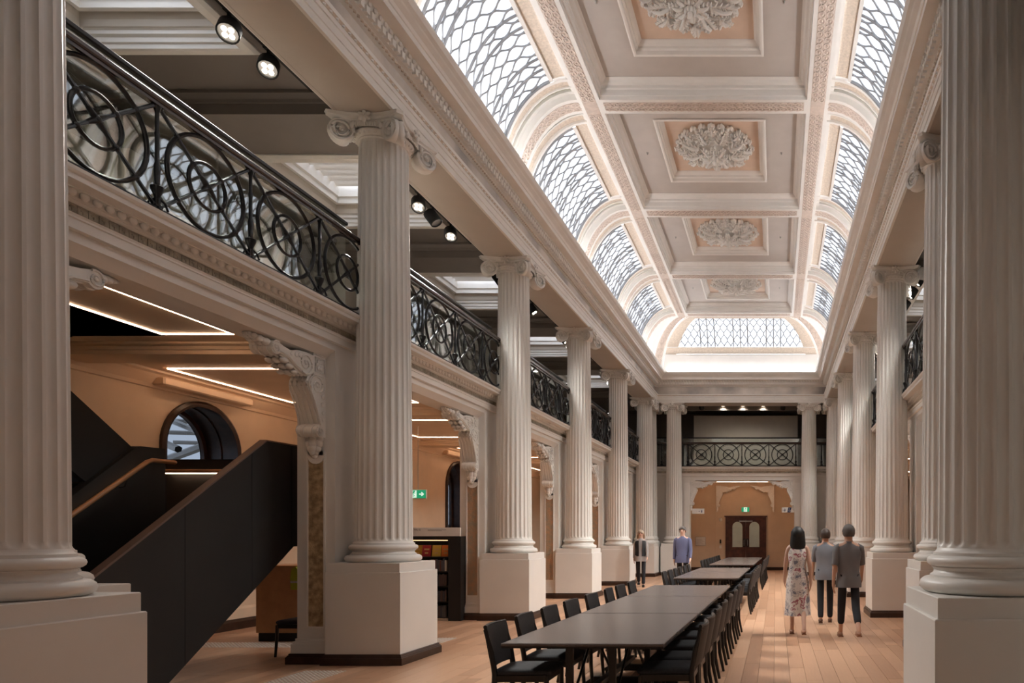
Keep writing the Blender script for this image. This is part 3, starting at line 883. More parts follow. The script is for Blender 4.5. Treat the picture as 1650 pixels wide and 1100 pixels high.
# ---- glazing
GW, GH = .257, .25
def wav(v):                                               # flattened cosine
    c = cos(pi * v); return (abs(c) ** .92) * (1 if c > 0 else -1)
def arc_table(off, t0, t1, n=60):
    ts = lin(t0, t1, n); L = [0]
    for i in range(1, n):
        a, b = cove(ts[i - 1], off), cove(ts[i], off); L.append(L[-1] + sqrt((a[0] - b[0]) ** 2 + (a[1] - b[1]) ** 2))
    return ts, L
def inv(tab, s):
    ts, L = tab; s = max(0, min(L[-1], s))
    for i in range(1, len(L)):
        if L[i] >= s:
            q = (s - L[i - 1]) / max(1e-9, L[i] - L[i - 1]); return ts[i - 1] + (ts[i] - ts[i - 1]) * q
    return ts[-1]
def glazing(name, P, S, A, B, label, bars, pane_single=True):
    """P(a, s, lift) -> point; a runs along the skylight A..B at height s."""
    wn = empty(name, kind='structure'); wn['label'] = label
    rows = int(S / GH) + 2
    lead = MB()
    joined = MB()
    def lim(s): return A(s), B(s)
    for j in range(rows):
        sc = j * GH
        a_lo = min(A(0), A(S)); b_hi = max(B(0), B(S))
        k0 = int(math.floor((a_lo) / GW)) - 1; k1 = int(math.ceil(b_hi / GW)) + 1
        for k in range(k0, k1 + 1):
            ac = (k + (j % 2) * .5) * GW
            pts = []; ok = 0
            vs = [-1, -.8, -.62, -.5, -.38, -.2, 0, .2, .38, .5, .62, .8, 1]
            for v in vs:
                s = min(S, max(0, sc + v * GH)); v2 = (s - sc) / GH
                hw = GW / 4 * (1 + wav(v2)); lo, hi = lim(s)
                l = min(hi, max(lo, ac - hw + .004)); r = min(hi, max(lo, ac + hw - .004)); r = max(l, r)
                pts.append((l, r, s)); ok += (r - l)
            if ok < .12: continue
            mbp = MB() if pane_single else joined
            vv = []
            for l, r, s in pts: vv += [P(l, s, 0), P(r, s, 0)]
            fs = [(2 * i, 2 * i + 1, 2 * i + 3, 2 * i + 2) for i in range(len(pts) - 1)
                  if not (pts[i][1] - pts[i][0] < 1e-6 and pts[i + 1][1] - pts[i + 1][0] < 1e-6) and pts[i + 1][2] - pts[i][2] > 1e-6]
            mbp.add(vv, fs)
            if pane_single and fs: mbp.build('pane', PANE, wn)
    if not pane_single: joined.build('panes', PANE, wn, kind='stuff')
    a_lo = min(A(0), A(S)); b_hi = max(B(0), B(S))
    k = int(math.floor(a_lo / (GW / 2))) - 1
    while k * GW / 2 < b_hi + GW:
        run = []
        n = int(S / GH * 8)
        for i in range(n + 1):
            s = S * i / n; a = k * GW / 2 + GW / 4 + (GW / 4) * wav(s / GH) * (1 if k % 2 == 0 else -1)
            lo, hi = lim(s)
            if lo <= a <= hi: run.append(P(a, s, -.012))
            else:
                if len(run) > 1: lead.tube(run, .0155, 4)
                run = []
        if len(run) > 1: lead.tube(run, .0155, 4)
        k += 1
    lead.build('leading', LEAD, wn, smooth=60, kind='stuff')
    for a in bars:
        run = [P(a, s, -.03) for s in lin(0, S, 14) if A(s) <= a <= B(s)]
        if len(run) > 1:
            m = MB(); m.tube(run, .023, 6); m.build('glazing_bar', LEAD, wn, smooth=50)
    return wn
tab = arc_table(GO, TG0, TG1); S = tab[1][-1]
wi = 1
for side in (-1, 1):
    for k in range(0, 5):
        g0, g1 = RIBS[k] + RW + .48, RIBS[k + 1] - RW - .48
        def P(a, s, lift, side=side): return side_pt(side, inv(tab, s), a, GO + lift * -1)
        def Pq(a, s, lift, side=side, P=P): return side_pt(side, inv(tab, s), a, GO + .0 + lift)
        L = g1 - g0
        bars = [g0 + .02, g1 - .02] + [g0 + L * q + e for q in (1 / 6, .5, 5 / 6) for e in (-.13, .13)]
        glazing('window_%d' % wi, Pq, S, lambda s, g0=g0: g0, lambda s, g1=g1: g1,
                'curved skylight of fish-scale panes, %s side of the vault' % ('left' if side < 0 else 'right'), bars, k in (1, 2, 3))
        wi += 1
        c, z = cove(math.radians(45), GO + .06)
        area('skylight_portal', (MX(VC - c, side), (g0 + g1) / 2, z), (0, (-1 if side < 0 else 1) * math.radians(52), 0), 1.95, L, 1, portal=True)
tabe = arc_table(.04, ET0, ET1); Se = tabe[1][-1]
def Pe(a, s, lift):
    c, z = cove(inv(tabe, s), .04 + lift); return (CX + a, CE + c, z)
def He(s): return -VHALF + VA * cos(inv(tabe, s)) - INS
glazing('window_%d' % wi, Pe, Se, lambda s: -He(s), lambda s: He(s), 'curved fish-scale skylight over the far end of the hall',
        [q + e for q in (-1.28, 0.0, 1.28) for e in (-.28, 0, .28)], True)
c, z = cove(math.radians(56), .1)
area('skylight_portal', (CX, CE + c, z), (math.radians(-38), 0, 0), 4.6, 1.3, 1, portal=True)

# ================================================================== AISLES (lower and gallery level)
def arch_wall(side, cols, name):
    wn = empty(name, kind='structure')
    X = MX(-9.12, side); dx = -.55 if side < 0 else .55
    mb = MB(); z0, z1 = 0, 4.0
    cen = [cols[i] + 2.03 for i in range(len(cols) - 1)]; hw = .71; sill, spr = .95, 2.95
    edges = [-5.0] + [e for c in cen for e in (c - hw, c + hw)] + [31.2]
    for i in range(0, len(edges), 2):
        mb.add([(X, edges[i], z0), (X, edges[i + 1], z0), (X, edges[i + 1], z1), (X, edges[i], z1)], [(0, 1, 2, 3)])
    for c in cen:
        mb.add([(X, c - hw, 0), (X, c + hw, 0), (X, c + hw, sill), (X, c - hw, sill)], [(0, 1, 2, 3)])
        ar = [(c - hw * cos(a), spr + hw * sin(a)) for a in lin(0, pi, 17)]
        v = []
        for y, z in ar: v += [(X, y, z), (X, y, z1)]
        mb.add(v, [(2 * k, 2 * k + 2, 2 * k + 3, 2 * k + 1) for k in range(16)])
    mb.build('wall_face', OCHRE, wn)
    up = MB(); up.add([(X, -5, 4.0), (X, 31.2, 4.0), (X, 31.2, 7.6), (X, -5, 7.6)], [(0, 1, 2, 3)]); up.build('gallery_wall_face', GALW, wn)
    # cornice at the wall head and skirting
    c = MB()
    sg = 1 if side < 0 else -1
    pf = [(X, 3.74), (X + sg * .03, 3.75), (X + sg * .04, 3.80), (X + sg * .10, 3.88), (X + sg * .14, 3.93), (X + sg * .2, 3.95), (X + sg * .2, 3.99), (X, 3.99)]
    c.prism(pf, 'y', 3, 31); c.build('wall_cornice', OCHRE, wn)
    s = MB(); s.prism([(X, 0), (X + sg * .05, 0), (X + sg * .05, .13), (X + sg * .03, .17), (X, .18)], 'y', 3, 31); s.build('skirting_board', DKWOOD, wn)
    s = MB(); s.prism([(X, .18), (X + sg * .03, .18), (X + sg * .03, .34), (X + sg * .012, .38), (X, .38)], 'y', 3, 31); s.build('wall_plinth', OCHRE, wn)
    # windows
    for i, yc in enumerate(cen):
        wdw = empty('window_%d' % (20 + i + (0 if side < 0 else 10)), kind='structure')
        wdw['label'] = 'round-headed window in dark wood reveal in the aisle wall'
        out = [(yc - hw, sill)] + [(yc - hw * cos(a), spr + hw * sin(a)) for a in lin(0, pi, 21)] + [(yc + hw, sill)]
        r = MB(); v = []
        n = len(out)
        for y, z in out: v += [(X, y, z), (X + dx, y, z)]
        r.add(v, [(2 * k, 2 * k + 2, 2 * k + 3, 2 * k + 1) for k in range(n - 1)] + [(2 * n - 2, 0, 1, 2 * n - 1)])
        r.build('reveal', DKWOOD, wdw, smooth=40)
        fr = MB(); fr.tube([(X + .02 * sg, y, z) for y, z in out], .05, 6, up=(1, 0, 0)); fr.build('architrave', DKWOOD, wdw, smooth=50)
        f2 = MB(); inn = [(yc + (y - yc) * .93, sill + (z - sill) * .98) for y, z in out]
        f2.tube([(X + dx * .95, y, z) for y, z in inn], .05, 4, closed=True, up=(1, 0, 0))
        f2.box(X + dx * .95 - .02, X + dx * .95 + .02, yc - .6, yc + .6, sill + .02, sill + .1)
        f2.tube([(X + dx * .5, y, z) for y, z in out], .03, 4, up=(1, 0, 0))
        f2.build('sash_frame', DKWOOD, wdw)
        g = MB(); v = [(X + dx * .97, y, z) for y, z in out]; g.add(v, [tuple(range(n))]); g.build('pane', TINT, wdw)
    return wn
arch_wall(-1, LCOL, 'wall_outer_left')
arch_wall(1, RCOL, 'wall_outer_right')

def aisle(side, cols, nm):
    root = empty('ceiling_aisle_' + nm, kind='structure')
    def X(x): return MX(x, side)
    def R(a, b): return (min(X(a), X(b)), max(X(a), X(b)))
    xo, xi = -9.12, -5.95
    # lower ceiling slab = gallery floor
    hole = (side < 0)
    m = MB()
    if hole:
        vx0, vx1, vy0, vy1 = -8.45, -7.30, 4.0, 8.2
        m.box(xo, vx0, -5, 31.2, 3.98, 4.33); m.box(vx1, xi + .4, -5, 31.2, 3.98, 4.33); m.box(vx0, vx1, -5, vy0, 3.98, 4.33); m.box(vx0, vx1, vy1, 31.2, 3.98, 4.33)
    else: m.box(*R(xo, xi + .4), -5, 31.2, 3.98, 4.33)
    m.build('gallery_slab', [OCHRE], root)
    if hole:
        w_ = MB(); w_.box(vx0 - .02, vx0, vy0, vy1, 3.97, 5.4); w_.box(vx1, vx1 + .02, vy0, vy1, 3.985, 5.4); w_.box(vx0, vx1, vy0 - .02, vy0, 3.97, 5.4); w_.box(vx0, vx1, vy1, vy1 + .02, 3.985, 5.4)
        w_.build('stair_well_lining', BLACK, root)
    for y in cols + [27.9]:
        b = MB(); b.box(*R(xo, xi + .02), y - .30, y + .15, 3.85, 3.99)
        for e in (-1, 1): b.prism([(y - .075 + e * .225, 3.90), (y - .075 + e * .25, 3.905), (y - .075 + e * .27, 3.94), (y - .075 + e * .33, 3.955), (y - .075 + e * .33, 3.985), (y - .075 + e * .225, 3.985)], 'x', *R(xo, xi + .02))
        b.build('ceiling_beam', OCHRE, root)
    # gallery ceiling with skylight wells
    m = MB(); zc = 7.05; gi = -5.42
    wells = []
    for i in range(len(cols) - 1):
        y0, y1 = cols[i] + 1.1, cols[i] + 3.14; wells.append((y0, y1))
    wx0, wx1 = R(-7.74, -5.96)
    a, b = R(xo, gi)
    ys = [-5.0] + [q for p in wells for q in p] + [31.2]
    for i in range(0, len(ys), 2): m.add([(a, ys[i], zc), (b, ys[i], zc), (b, ys[i + 1], zc), (a, ys[i + 1], zc)], [(0, 3, 2, 1)])
    for y0, y1 in wells:
        m.add([(a, y0, zc), (wx0, y0, zc), (wx0, y1, zc), (a, y1, zc)], [(0, 3, 2, 1)])
        m.add([(wx1, y0, zc), (b, y0, zc), (b, y1, zc), (wx1, y1, zc)], [(0, 3, 2, 1)])
    m.build('gallery_ceiling', GREIGE, root)
    for y0, y1 in wells:
        c = MB()
        c.ring(wx0, wx1, y0, y1, [(-.14, 7.05), (-.14, 7.03), (-.10, 7.0), (-.02, 6.99), (0, 7.0), (0, 7.05), (.02, 7.06), (.02, 7.11), (.05, 7.13), (.05, 7.17), (.07, 7.18),
                                  (.08, 7.19), (.09, 7.26), (.12, 7.32), (.14, 7.34), (.14, 7.31), (.19, 7.31), (.19, 7.40), (.23, 7.41), (.23, 7.75)],
               [1, 1, 1, 1, 1, 0, 1, 0, 1, 0, 2, 2, 2, 1, 1, 1, 1, 1, 1])
        c.build('skylight_well', [CREAM, WHITE, GALW], root)
        n = 9
        for k in range(n):
            yy = y0 + .25 + (y1 - y0 - .5) * (k + .5) / n
            l = MB(); l.prism([(yy - .06, 7.62), (yy - .055, 7.625), (yy + .06, 7.56), (yy + .055, 7.555)], 'x', wx0 + .23, wx1 - .23); l.build('louvre', WHITE, root)
        area('skylight_portal', ((wx0 + wx1) / 2, (y0 + y1) / 2, 7.78), (0, 0, 0), 1.1, 1.36, 1, portal=True)
        g = MB(); g.add([(wx0 + .2, y0 + .2, 7.75), (wx1 - .2, y0 + .2, 7.75), (wx1 - .2, y1 - .2, 7.75), (wx0 + .2, y1 - .2, 7.75)], [(0, 1, 2, 3)]); g.build('roof_glass', ROOFG, root)
    for y in cols:
        b = MB(); b.box(*R(xo, gi + .02), y - .37, y + .37, ZC, 7.06)
        for e in (-1, 1):
            b.prism([(y + e * .37, ZC + .13), (y + e * .39, ZC + .135), (y + e * .40, ZC + .17), (y + e * .46, ZC + .21), (y + e * .46, ZC + .245), (y + e * .37, ZC + .245)], 'x', *R(xo, gi + .02))
        b.build('gallery_beam', GREIGE, root)
    return root
aisle(-1, LCOL, 'left')
aisle(1, RCOL, 'right')
# opaque backs of the entablature, so that daylight only comes through glass
mb = MB()
for side in (-1, 1):
    a, b = sorted((MX(-5.44, side), MX(-5.40, side))); mb.box(a, b, 2.8, 28, ZC + .01, 8.2)
    a, b = sorted((MX(-5.44, side), MX(-4.93, side))); mb.box(a, b, 2.8, 28, 7.93, 8.0)
mb.build('ceiling_upstand', CREAM, None, kind='structure')

def led(name, pts, parent, r=.0055):
    m = MB()
    for a, b in zip(pts[:-1], pts[1:]):
        a, b = Vector(a), Vector(b)
        x0, x1 = sorted((a.x, b.x)); y0, y1 = sorted((a.y, b.y)); m.box(x0 - r, x1 + r, y0 - r, y1 + r, a.z - .012, a.z)
    return m.build(name, LED, parent)
zl = 3.978
def ledloop(side, x0, x1, y0, y1, label):
    a, b = sorted((MX(x0, side), MX(x1, side)))
    o = thing('light_strip', label, 'light', (0, 0, 0), 0, 'ceiling light strips')
    for q in ([(a, y0, zl), (b, y0, zl)], [(b, y0, zl), (b, y1, zl)], [(b, y1, zl), (a, y1, zl)], [(a, y1, zl), (a, y0, zl)]): led('led_bar', q, o)
ledloop(-1, -7.27, -6.42, 5.6, 8.08, 'glowing rectangle of light strip on the aisle ceiling above the black staircase')
for i in range(1, 5):
    ledloop(-1, -8.7, -6.43, LCOL[i] + .95, LCOL[i] + 3.45, 'glowing rectangular light strip on the left aisle ceiling, in opening %s from the staircase' % nth[i])
for i in range(0, 5):
    ledloop(1, -8.7, -6.43, RCOL[i] + .95, RCOL[i] + 3.45, 'light strip rectangle on the hidden right aisle ceiling, bay %s' % nth[i])

# ---- gallery ends and far lobby
wfu = empty('wall_far_gallery', kind='structure')
MB().box(XLW - 4, 6.5, YF - .28, 31.2, 4.325, 4.34).build('gallery_floor', GALW, wfu)
MB().box(-9.2, 6.5, 31.0, 31.2, 4.3, 7.6).build('back_wall', GREIGE, wfu)
MB().box(-3.55, .95, 29.6, 29.7, 4.34, 6.75).build('white_screen_wall', GALW, wfu)
MB().add([(XLW, EF + .7, 7.05), (2.74, EF + .7, 7.05), (2.74, 31.2, 7.05), (XLW, 31.2, 7.05)], [(0, 3, 2, 1)]).build('far_gallery_ceiling', GREIGE, wfu)
MB().box(-9.12, 6.4, 28.3, 28.5, 6.75, 7.06).build('far_beam', GREIGE, wfu)
MB().box(-5.44, 2.7, 27.64, 27.7, ZC + .01, 8.4).build('upstand', CREAM, wfu)
lob = empty('wall_lobby', kind='structure')
mb = MB(); mb.box(-9.12, 6.5, 30.9, 31.1, 0, 3.98); mb.box(-4.3, -4.2, YF + .47, 30.9, 0, 3.98); mb.box(1.5, 1.6, YF + .47, 30.9, 0, 3.98); mb.build('lobby_wall', OCHRE, lob)
MB().box(-4.3, 1.6, YF + .4, 31, 3.96, 4.32).build('lobby_ceiling', OCHRE, lob)
for x0, x1 in ((-4.2, -2.28), (-.42, 1.5)): MB().box(x0, x1, 30.84, 30.9, 0, .13).build('skirting_board', DKWOOD, lob)
for x0, x1 in ((-4.2, -2.28), (-.42, 1.5)): MB().box(x0, x1, 30.87, 30.9, .13, .34).build('wall_plinth', OCHRE, lob)
for x in (-2.72, -.03): MB().box(x - .015, x + .015, 30.87, 30.9, .3, 3.9).build('pilaster_strip', OCHRE, lob)
MB().box(-2.68, -.07, 30.86, 30.9, 3.78, 3.96).build('arch_head', OCHRE, lob)
for (x, ang) in ((-2.68, -pi / 2), (-.07, pi / 2)):
    o = console(lob, x, 30.80 if ang < 0 else 30.64, 3.80, ang, s=.95)
    o.scale = (.35, .95, .95)
o = thing('light_strip', 'warm light strip along the top of the far opening above the doors', 'light'); led('led_bar', [(-2.75, 28.45, 3.80), (.0, 28.45, 3.80)], o, .018); m = MB(); m.box(-2.8, .05, 28.4, 28.5, 3.80, 3.97); m.build('housing', OCHRE, o)

o = thing('light_strip', 'added fill light strip on the lobby ceiling, unseen above the far opening', 'light'); led('led_bar', [(-3.6, 29.8, 3.955), (.9, 29.8, 3.955)], o, .016)  # unseen strip added to brighten the lobby walls
# near end enclosure behind and above the camera
wn_ = empty('wall_near', kind='structure')
mb = MB()
mb.box(-9.12, -3.75, 2.2, 2.8, 0, 4.33); mb.box(1.25, 6.4, 2.2, 2.8, 0, 4.33); mb.box(-3.75, 1.25, 2.2, 2.8, 3.86, 4.33)
mb.build('wall_body', CREAM, wn_)
mb = MB(); mb.box(-9.12, 6.4, -5.1, -5.0, 0, 10); mb.box(-9.12, 6.4, 2.6, 3.30, ZC, 8.0); mb.box(-9.12, 6.4, -5, 2.6, 7.05, 7.2); mb.build('near_end_walls', CREAM, wn_)
mb = MB(); mb.box(-9.12, 6.4, -5, 2.6, 3.98, 4.33); mb.build('near_ceiling', CREAM, wn_)
area('near_fill_light', (-1.4, -1.0, 3.9), (0, 0, 0), 3.0, 2.0, 7, (1, .80, .62))  # unseen fill lamp added to warm the near columns

# ================================================================== RAILINGS
def baluster_mesh():
    m = MB()
    m.lathe([(.018, 0), (.036, .0), (.036, .03), (.022, .045), (.026, .07), (.020, .10), (.030, .13), (.045, .165), (.048, .19), (.030, .20), (.020, .215), (.022, .30), (.026, .36),
             (.017, .40), (.016, .60), (.022, .64), (.016, .66), (.015, .82), (.024, .85), (.030, .87), (.030, .90)], 10)
    for a in range(4):
        g = a * pi / 2 + pi / 4
        m.tube([(0, 0, .10), (.05 * cos(g), .05 * sin(g), .06), (.07 * cos(g), .07 * sin(g), .0)], [.008, .01, .012], 4)
    return m.data('baluster', IRON, 60)
M_BAL = baluster_mesh()
def roundel_mesh(W):
    m = MB(); H = .9; cz = .45; c = []
    def circ(r, rr, n=26): m.tube([(0, r * cos(2 * pi * k / n), cz + r * sin(2 * pi * k / n)) for k in range(n)], rr, 6, closed=True, up=(1, 0, 0))
    circ(.425, .020, 32); circ(.205, .018)
    for sg in (-1, 1):
        p0 = Vector((0, -W / 2 + .03, cz - sg * .42)); p1 = Vector((0, W / 2 - .03, cz + sg * .42))
        m.tube([p0, p1], .0165, 6)
        d = (p1 - p0).normalized()
        for r in (.205, .425, -.205, -.425): m.ball(Vector((0, 0, cz)) + d * r, .03, .8, 1, 1, 7, 5)
        m.tube([Vector((0, 0, cz)) - d * .10, Vector((0, 0, cz)) - d * .03, Vector((0, 0, cz)) + d * .03, Vector((0, 0, cz)) + d * .10], [.018, .026, .026, .018], 6)
        m.ball(p0, .022); m.ball(p1, .022)
    m.ball((0, 0, cz), .034)
    return m.data('roundel', IRON, 60)
def railing(name, label, x, y0, y1, n, off, rz, group='wrought iron balcony railings'):
    """runs along local y from 0 to L at local x=0; off = first baluster position"""
    L = y1 - y0
    t = thing(name, label, 'railing', (x, y0, 4.34), rz, group)
    pitch = off[1]
    b = MB(); b.box(-.022, .022, 0, L, .015, .04); b.build('bottom_rail', IRON, t)
    b = MB(); b.cbox(-.05, .05, 0, L, .935, .985, .012); b.box(-.03, .03, 0, L, .905, .935); b.build('top_rail', RAILW, t)
    me = roundel_mesh(pitch)
    for k in range(n + 1):
        yy = off[0] + pitch * k
        if 0 <= yy <= L: obj('baluster', M_BAL, t, loc=(0, yy, .03))
        if 0.2 <= yy + pitch / 2 <= L - .2 and k < n + 1: obj('roundel', me, t, loc=(0, yy + pitch / 2, .03))
    yy = off[0] - pitch / 2
    if yy > .2: obj('roundel', me, t, loc=(0, yy, .03))
    g = MB(); sgn = -.16
    k = 0
    ng = max(1, round(L / 2.1)); w_ = L / ng
    for k in range(ng):
        g = MB(); g.box(sgn - .006, sgn + .006, k * w_ + .01, (k + 1) * w_ - .01, .02, 1.15); g.build('glass_panel', BALG, t)
    h = MB(); h.cbox(sgn - .035, sgn + .035, 0, L, 1.15, 1.20, .01); h.build('handrail', IRON, t)
    return t
rl = ['black iron balcony railing nearest the camera at left, above the staircase opening', 'black iron balcony railing on the left between the first and second whole columns',
      'black iron balcony railing on the left between second and third whole columns', 'black iron balcony railing on the left between third and fourth whole columns',
      'black iron balcony railing on the left, last length before the far corner']
for i in range(5):
    railing('balcony_railing', rl[i], -5.27, LCOL[i] + .2, LCOL[i + 1] - .2, 4, (.13, 1.035), 0)
rr_ = ['iron railing of the right balcony beside the camera, hidden by the foreground column', 'iron railing glimpsed at right between the foreground column and the next',
       'iron railing of the right balcony hidden between second and third columns', 'iron railing of the right balcony hidden between third and fourth columns', 'iron railing of the right balcony, last hidden length at far end']
for i in range(5):
    L0, L1 = RCOL[i] + .2, RCOL[i + 1] - .2
    railing('balcony_railing', rr_[i], 2 * CX + 5.27, L1, L1 + (L1 - L0), 4, (.13, 1.035), pi)
railing('balcony_railing', 'iron railing with four ringed panels over the far opening', -3.77, YF - .2, YF - .2 + 4.8, 4, (.22, 1.09), -pi / 2, 'wrought iron balcony railings')
railing('balcony_railing', 'short iron railing in the far left corner of the balcony', -4.85, YF - .2, YF - .2 + .5, 1, (.25, 1.09), -pi / 2)
railing('balcony_railing', 'short iron railing in the far right corner of the balcony', 1.60, YF - .2, YF - .2 + .45, 1, (.25, 1.09), -pi / 2)

# ================================================================== TRACK LIGHTS
can = MB(); can.lathe([(.058, .09), (.062, .07), (.062, -.07), (.058, -.075), (.054, -.075), (.054, -.055)], 18, cap=False); can.lathe([(.0, .09), (.058, .09)], 18, cap=False)
can.v = [(x * 1.65, y_ * 1.65, z * 1.3) for x, y_, z in can.v]; M_CAN = can.data('lamp_housing', BLACK, 40)
face = MB(); face.lathe([(.0, -.058), (.053, -.058)], 16, cap=False); face.v = [(x * 1.65, y_ * 1.65, z * 1.3) for x, y_, z in face.v]; M_FACE = face.data('reflector', STEEL)
dd = MB()
for a in range(4): dd.ball((.025 * cos(a * pi / 2 + .8), .025 * sin(a * pi / 2 + .8), -.062), .016, 1, 1, .5, 8, 4)
dd.v = [(x * 1.65, y_ * 1.65, z * 1.3) for x, y_, z in dd.v]; M_LEDF = dd.data('light_source', LAMP, 60)
arm = MB(); arm.box(-.012, .012, -.012, .012, -.01, .16); arm.box(-.03, .03, -.05, .05, .15, .19); M_ARM = arm.data('arm', BLACK)
def track_lamp(x, y, z, aim, label, on=True, power=0):
    t = thing('track_spotlight', label, 'spotlight', (x, y, z), 0, 'black track spotlights')
    obj('arm', M_ARM, t)
    d = (Vector(aim) - Vector((x, y, z - .03))).normalized(); q = (-d).to_track_quat('Z', 'Y')
    o = obj('lamp_housing', M_CAN, t, loc=(0, 0, -.03)); o.rotation_euler = q.to_euler()
    obj('reflector', M_FACE, o)
    if on: obj('light_source', M_LEDF, o)
    if power:
        l = bpy.data.lights.new('spot', 'SPOT'); l.energy = power; l.color = (1, .97, .92); l.spot_size = math.radians(95); l.spot_blend = .8; l.shadow_soft_size = .45
        s = bpy.data.objects.new('spot_beam', l); COL.objects.link(s); s.location = Vector((x, y, z - .03)) + d * .09; s.rotation_euler = (-d).to_track_quat('Z', 'Y').to_euler()
TRK = [(7.08, 'first lit black spotlight at top left beside the big ceiling beam'), (7.63, 'second lit black spotlight at top left, just above the first whole capital'),
       (10.83, 'lit black spotlight right of the first whole column, highest of three'), (11.30, 'dark black spotlight right of the first whole column, middle of three'),
       (11.90, 'lit black spotlight right of the first whole column, lowest of three'), (14.0, 'black spotlight left of the second whole capital'),
       (15.9, 'black spotlight right of the second whole column'), (18.3, 'black spotlight beside the third whole capital'), (22.4, 'black spotlight beside the fourth whole capital')]
tr = MB(); tr.box(-5.69, -5.65, 5.2, 26, 7.015, 7.046); o = tr.build('lighting_track', BLACK); tag(o, 'thin black lighting track along the left gallery ceiling', 'track')
tr = MB(); tr.box(2.93, 2.97, 5.2, 26, 7.015, 7.046); o = tr.build('lighting_track', BLACK); tag(o, 'thin black lighting track along the right gallery ceiling', 'track')
SPW = 620
for y in (11.6, 18.3, 20.6, 24.0):  # unseen spots added on the right track to brighten the hall
    track_lamp(2.95, y, 6.86, (-1.5, y + .5, .5), 'added fill spotlight on the right gallery track in the bay of the %s right column' % {11.6: 'first', 18.3: 'third', 20.6: 'fourth', 24.0: 'fifth'}[y], True, SPW)
for i, (y, lb) in enumerate(TRK):
    aim = (-3.9, y - 3.2, 2.5) if i in (0, 1, 2, 4) else (-1.0, y + .5, .5)
    track_lamp(-5.67, y, 6.86, aim, lb, i != 3, SPW * (.4 if i < 2 else 1 if i < 5 else .6))
for y, lb in ((14.05, 'topmost of three spotlights at the right gallery beside the second right column'), (14.8, 'middle of three spotlights at the right gallery'), (15.6, 'lowest of three spotlights at the right gallery'), (19.5, 'added fill spotlight on the right gallery track hidden by columns'), (10.5, 'added fill spotlight on the right gallery track behind the foreground column')):  # last two are unseen, added for more light in the hall
    track_lamp(2.95, y, 6.86, (-1.0, y + 1, .5), lb, True, SPW)
for x, lb in ((-2.18, 'left of three round downlights over the far gallery'), (-1.36, 'middle of three round downlights over the far gallery'), (-.52, 'right of three round downlights over the far gallery')):
    t = thing('downlight', lb, 'light', (x, 28.2, 6.98), 0, 'round downlights of the far gallery')
    m = MB(); m.lathe([(.10, .07), (.12, .06), (.12, -.06), (.10, -.07)], 18, cap=False); m.build('rim', WHITE, t, smooth=40)
    m = MB(); m.ball((0, 0, -.05), .085, 1, 1, .5, 14, 6); m.build('diffuser', emis('downlight_face', (1, .78, .55), 2.2), t, smooth=60)
    l = bpy.data.lights.new('downlight_beam', 'SPOT'); l.energy = 35; l.color = (1, .9, .78); l.spot_size = math.radians(130); l.spot_blend = 1; l.shadow_soft_size = .1
    so = bpy.data.objects.new('downlight_beam', l); COL.objects.link(so); so.location = (x, 28.2, 6.85); so.rotation_euler = (math.radians(25), 0, 0)
for x, lb in ((-3.06, 'small black spotlight left of the far gallery downlights'), (.30, 'small black spotlight right of the far gallery downlights')):
    track_lamp(x, 28.2, 6.90, (x, 29.6, 5.2), lb, False, 0)

# ================================================================== STAIRCASE
st = thing('staircase', 'black steel-panelled staircase with oak handrail behind the left foreground column', 'staircase', (-6.7, 5.9, 0))
def rel(p): return (p[0] + 6.7, p[1] - 5.9, p[2])
def lprism(mb, poly, x0, x1): mb.prism([(y - 5.9, z) for y, z in poly], 'x', x0 + 6.7, x1 + 6.7)
m = MB(); lprism(m, [(5.55, 0), (5.55, .83), (5.62, .88), (8.14, 2.715), (9.38, 2.73), (9.38, 1.45), (8.64, 1.45), (6.72, 0)], -6.14, -6.10); m.build('outer_panel', BLACKP, st)
m = MB(); lprism(m, [(5.55, .83), (5.62, .88), (8.14, 2.715), (9.38, 2.73), (9.38, 2.742), (8.13, 2.728), (5.60, .892), (5.55, .842)], -6.145, -6.06); m.build('panel_capping', mat('bronze_cap', (.16, .10, .075), .4), st)
for yy in (7.05, 7.95, 8.6):
    m = MB(); z0 = max(0, (yy - 6.72) * .755); z1 = min(2.70, .88 + (yy - 5.62) * .728); m.box(-6.0995 + 6.7, -6.0975 + 6.7, yy - 5.9 - .003, yy - 5.9 + .003, min(z0, 1.45), z1); m.build('panel_joint', BLACK, st)
m = MB(); lprism(m, [(5.55, 0), (5.55, .75), (7.74, 2.58), (7.80, 2.61), (8.12, 2.62), (8.12, 1.45), (8.64, 1.45), (6.72, 0)], -7.36, -7.26); m.build('inner_panel', BLACKP, st)
m = MB(); m.box(-8.4 + 6.7, -6.1 + 6.7, 9.34 - 5.9, 9.40 - 5.9, 1.45, 2.63); m.build('landing_panel', BLACKP, st)
m = MB(); m.box(-8.4 + 6.7, -6.14 + 6.7, 8.15 - 5.9, 9.36 - 5.9, 1.5, 1.65); m.build('landing', BLACKP, st)
for k in range(10):
    m = MB(); yy = 5.95 + .22 * k; zt = .165 * (k + 1); m.box(-7.26 + 6.7, -6.14 + 6.7, yy - 5.9, yy + .26 - 5.9, zt - .165 if k == 0 else zt - .2, zt); m.build('tread', BLACKP, st)
m = MB(); lprism(m, [(8.2, 1.45), (8.2, 2.26), (7.70, 2.64), (5.4, 4.35), (4.2, 5.3), (4.2, 4.3), (4.62, 4.1)], -7.38, -7.32); m.build('upper_flight_panel', BLACK, st)
for k in range(14):
    m = MB(); yy = 8.2 - .22 * k; zt = 1.65 + .18 * (k + 1); m.box(-8.4 + 6.7, -7.38 + 6.7, yy - .26 - 5.9, yy - 5.9, zt - .21, zt); m.build('tread', BLACK, st)
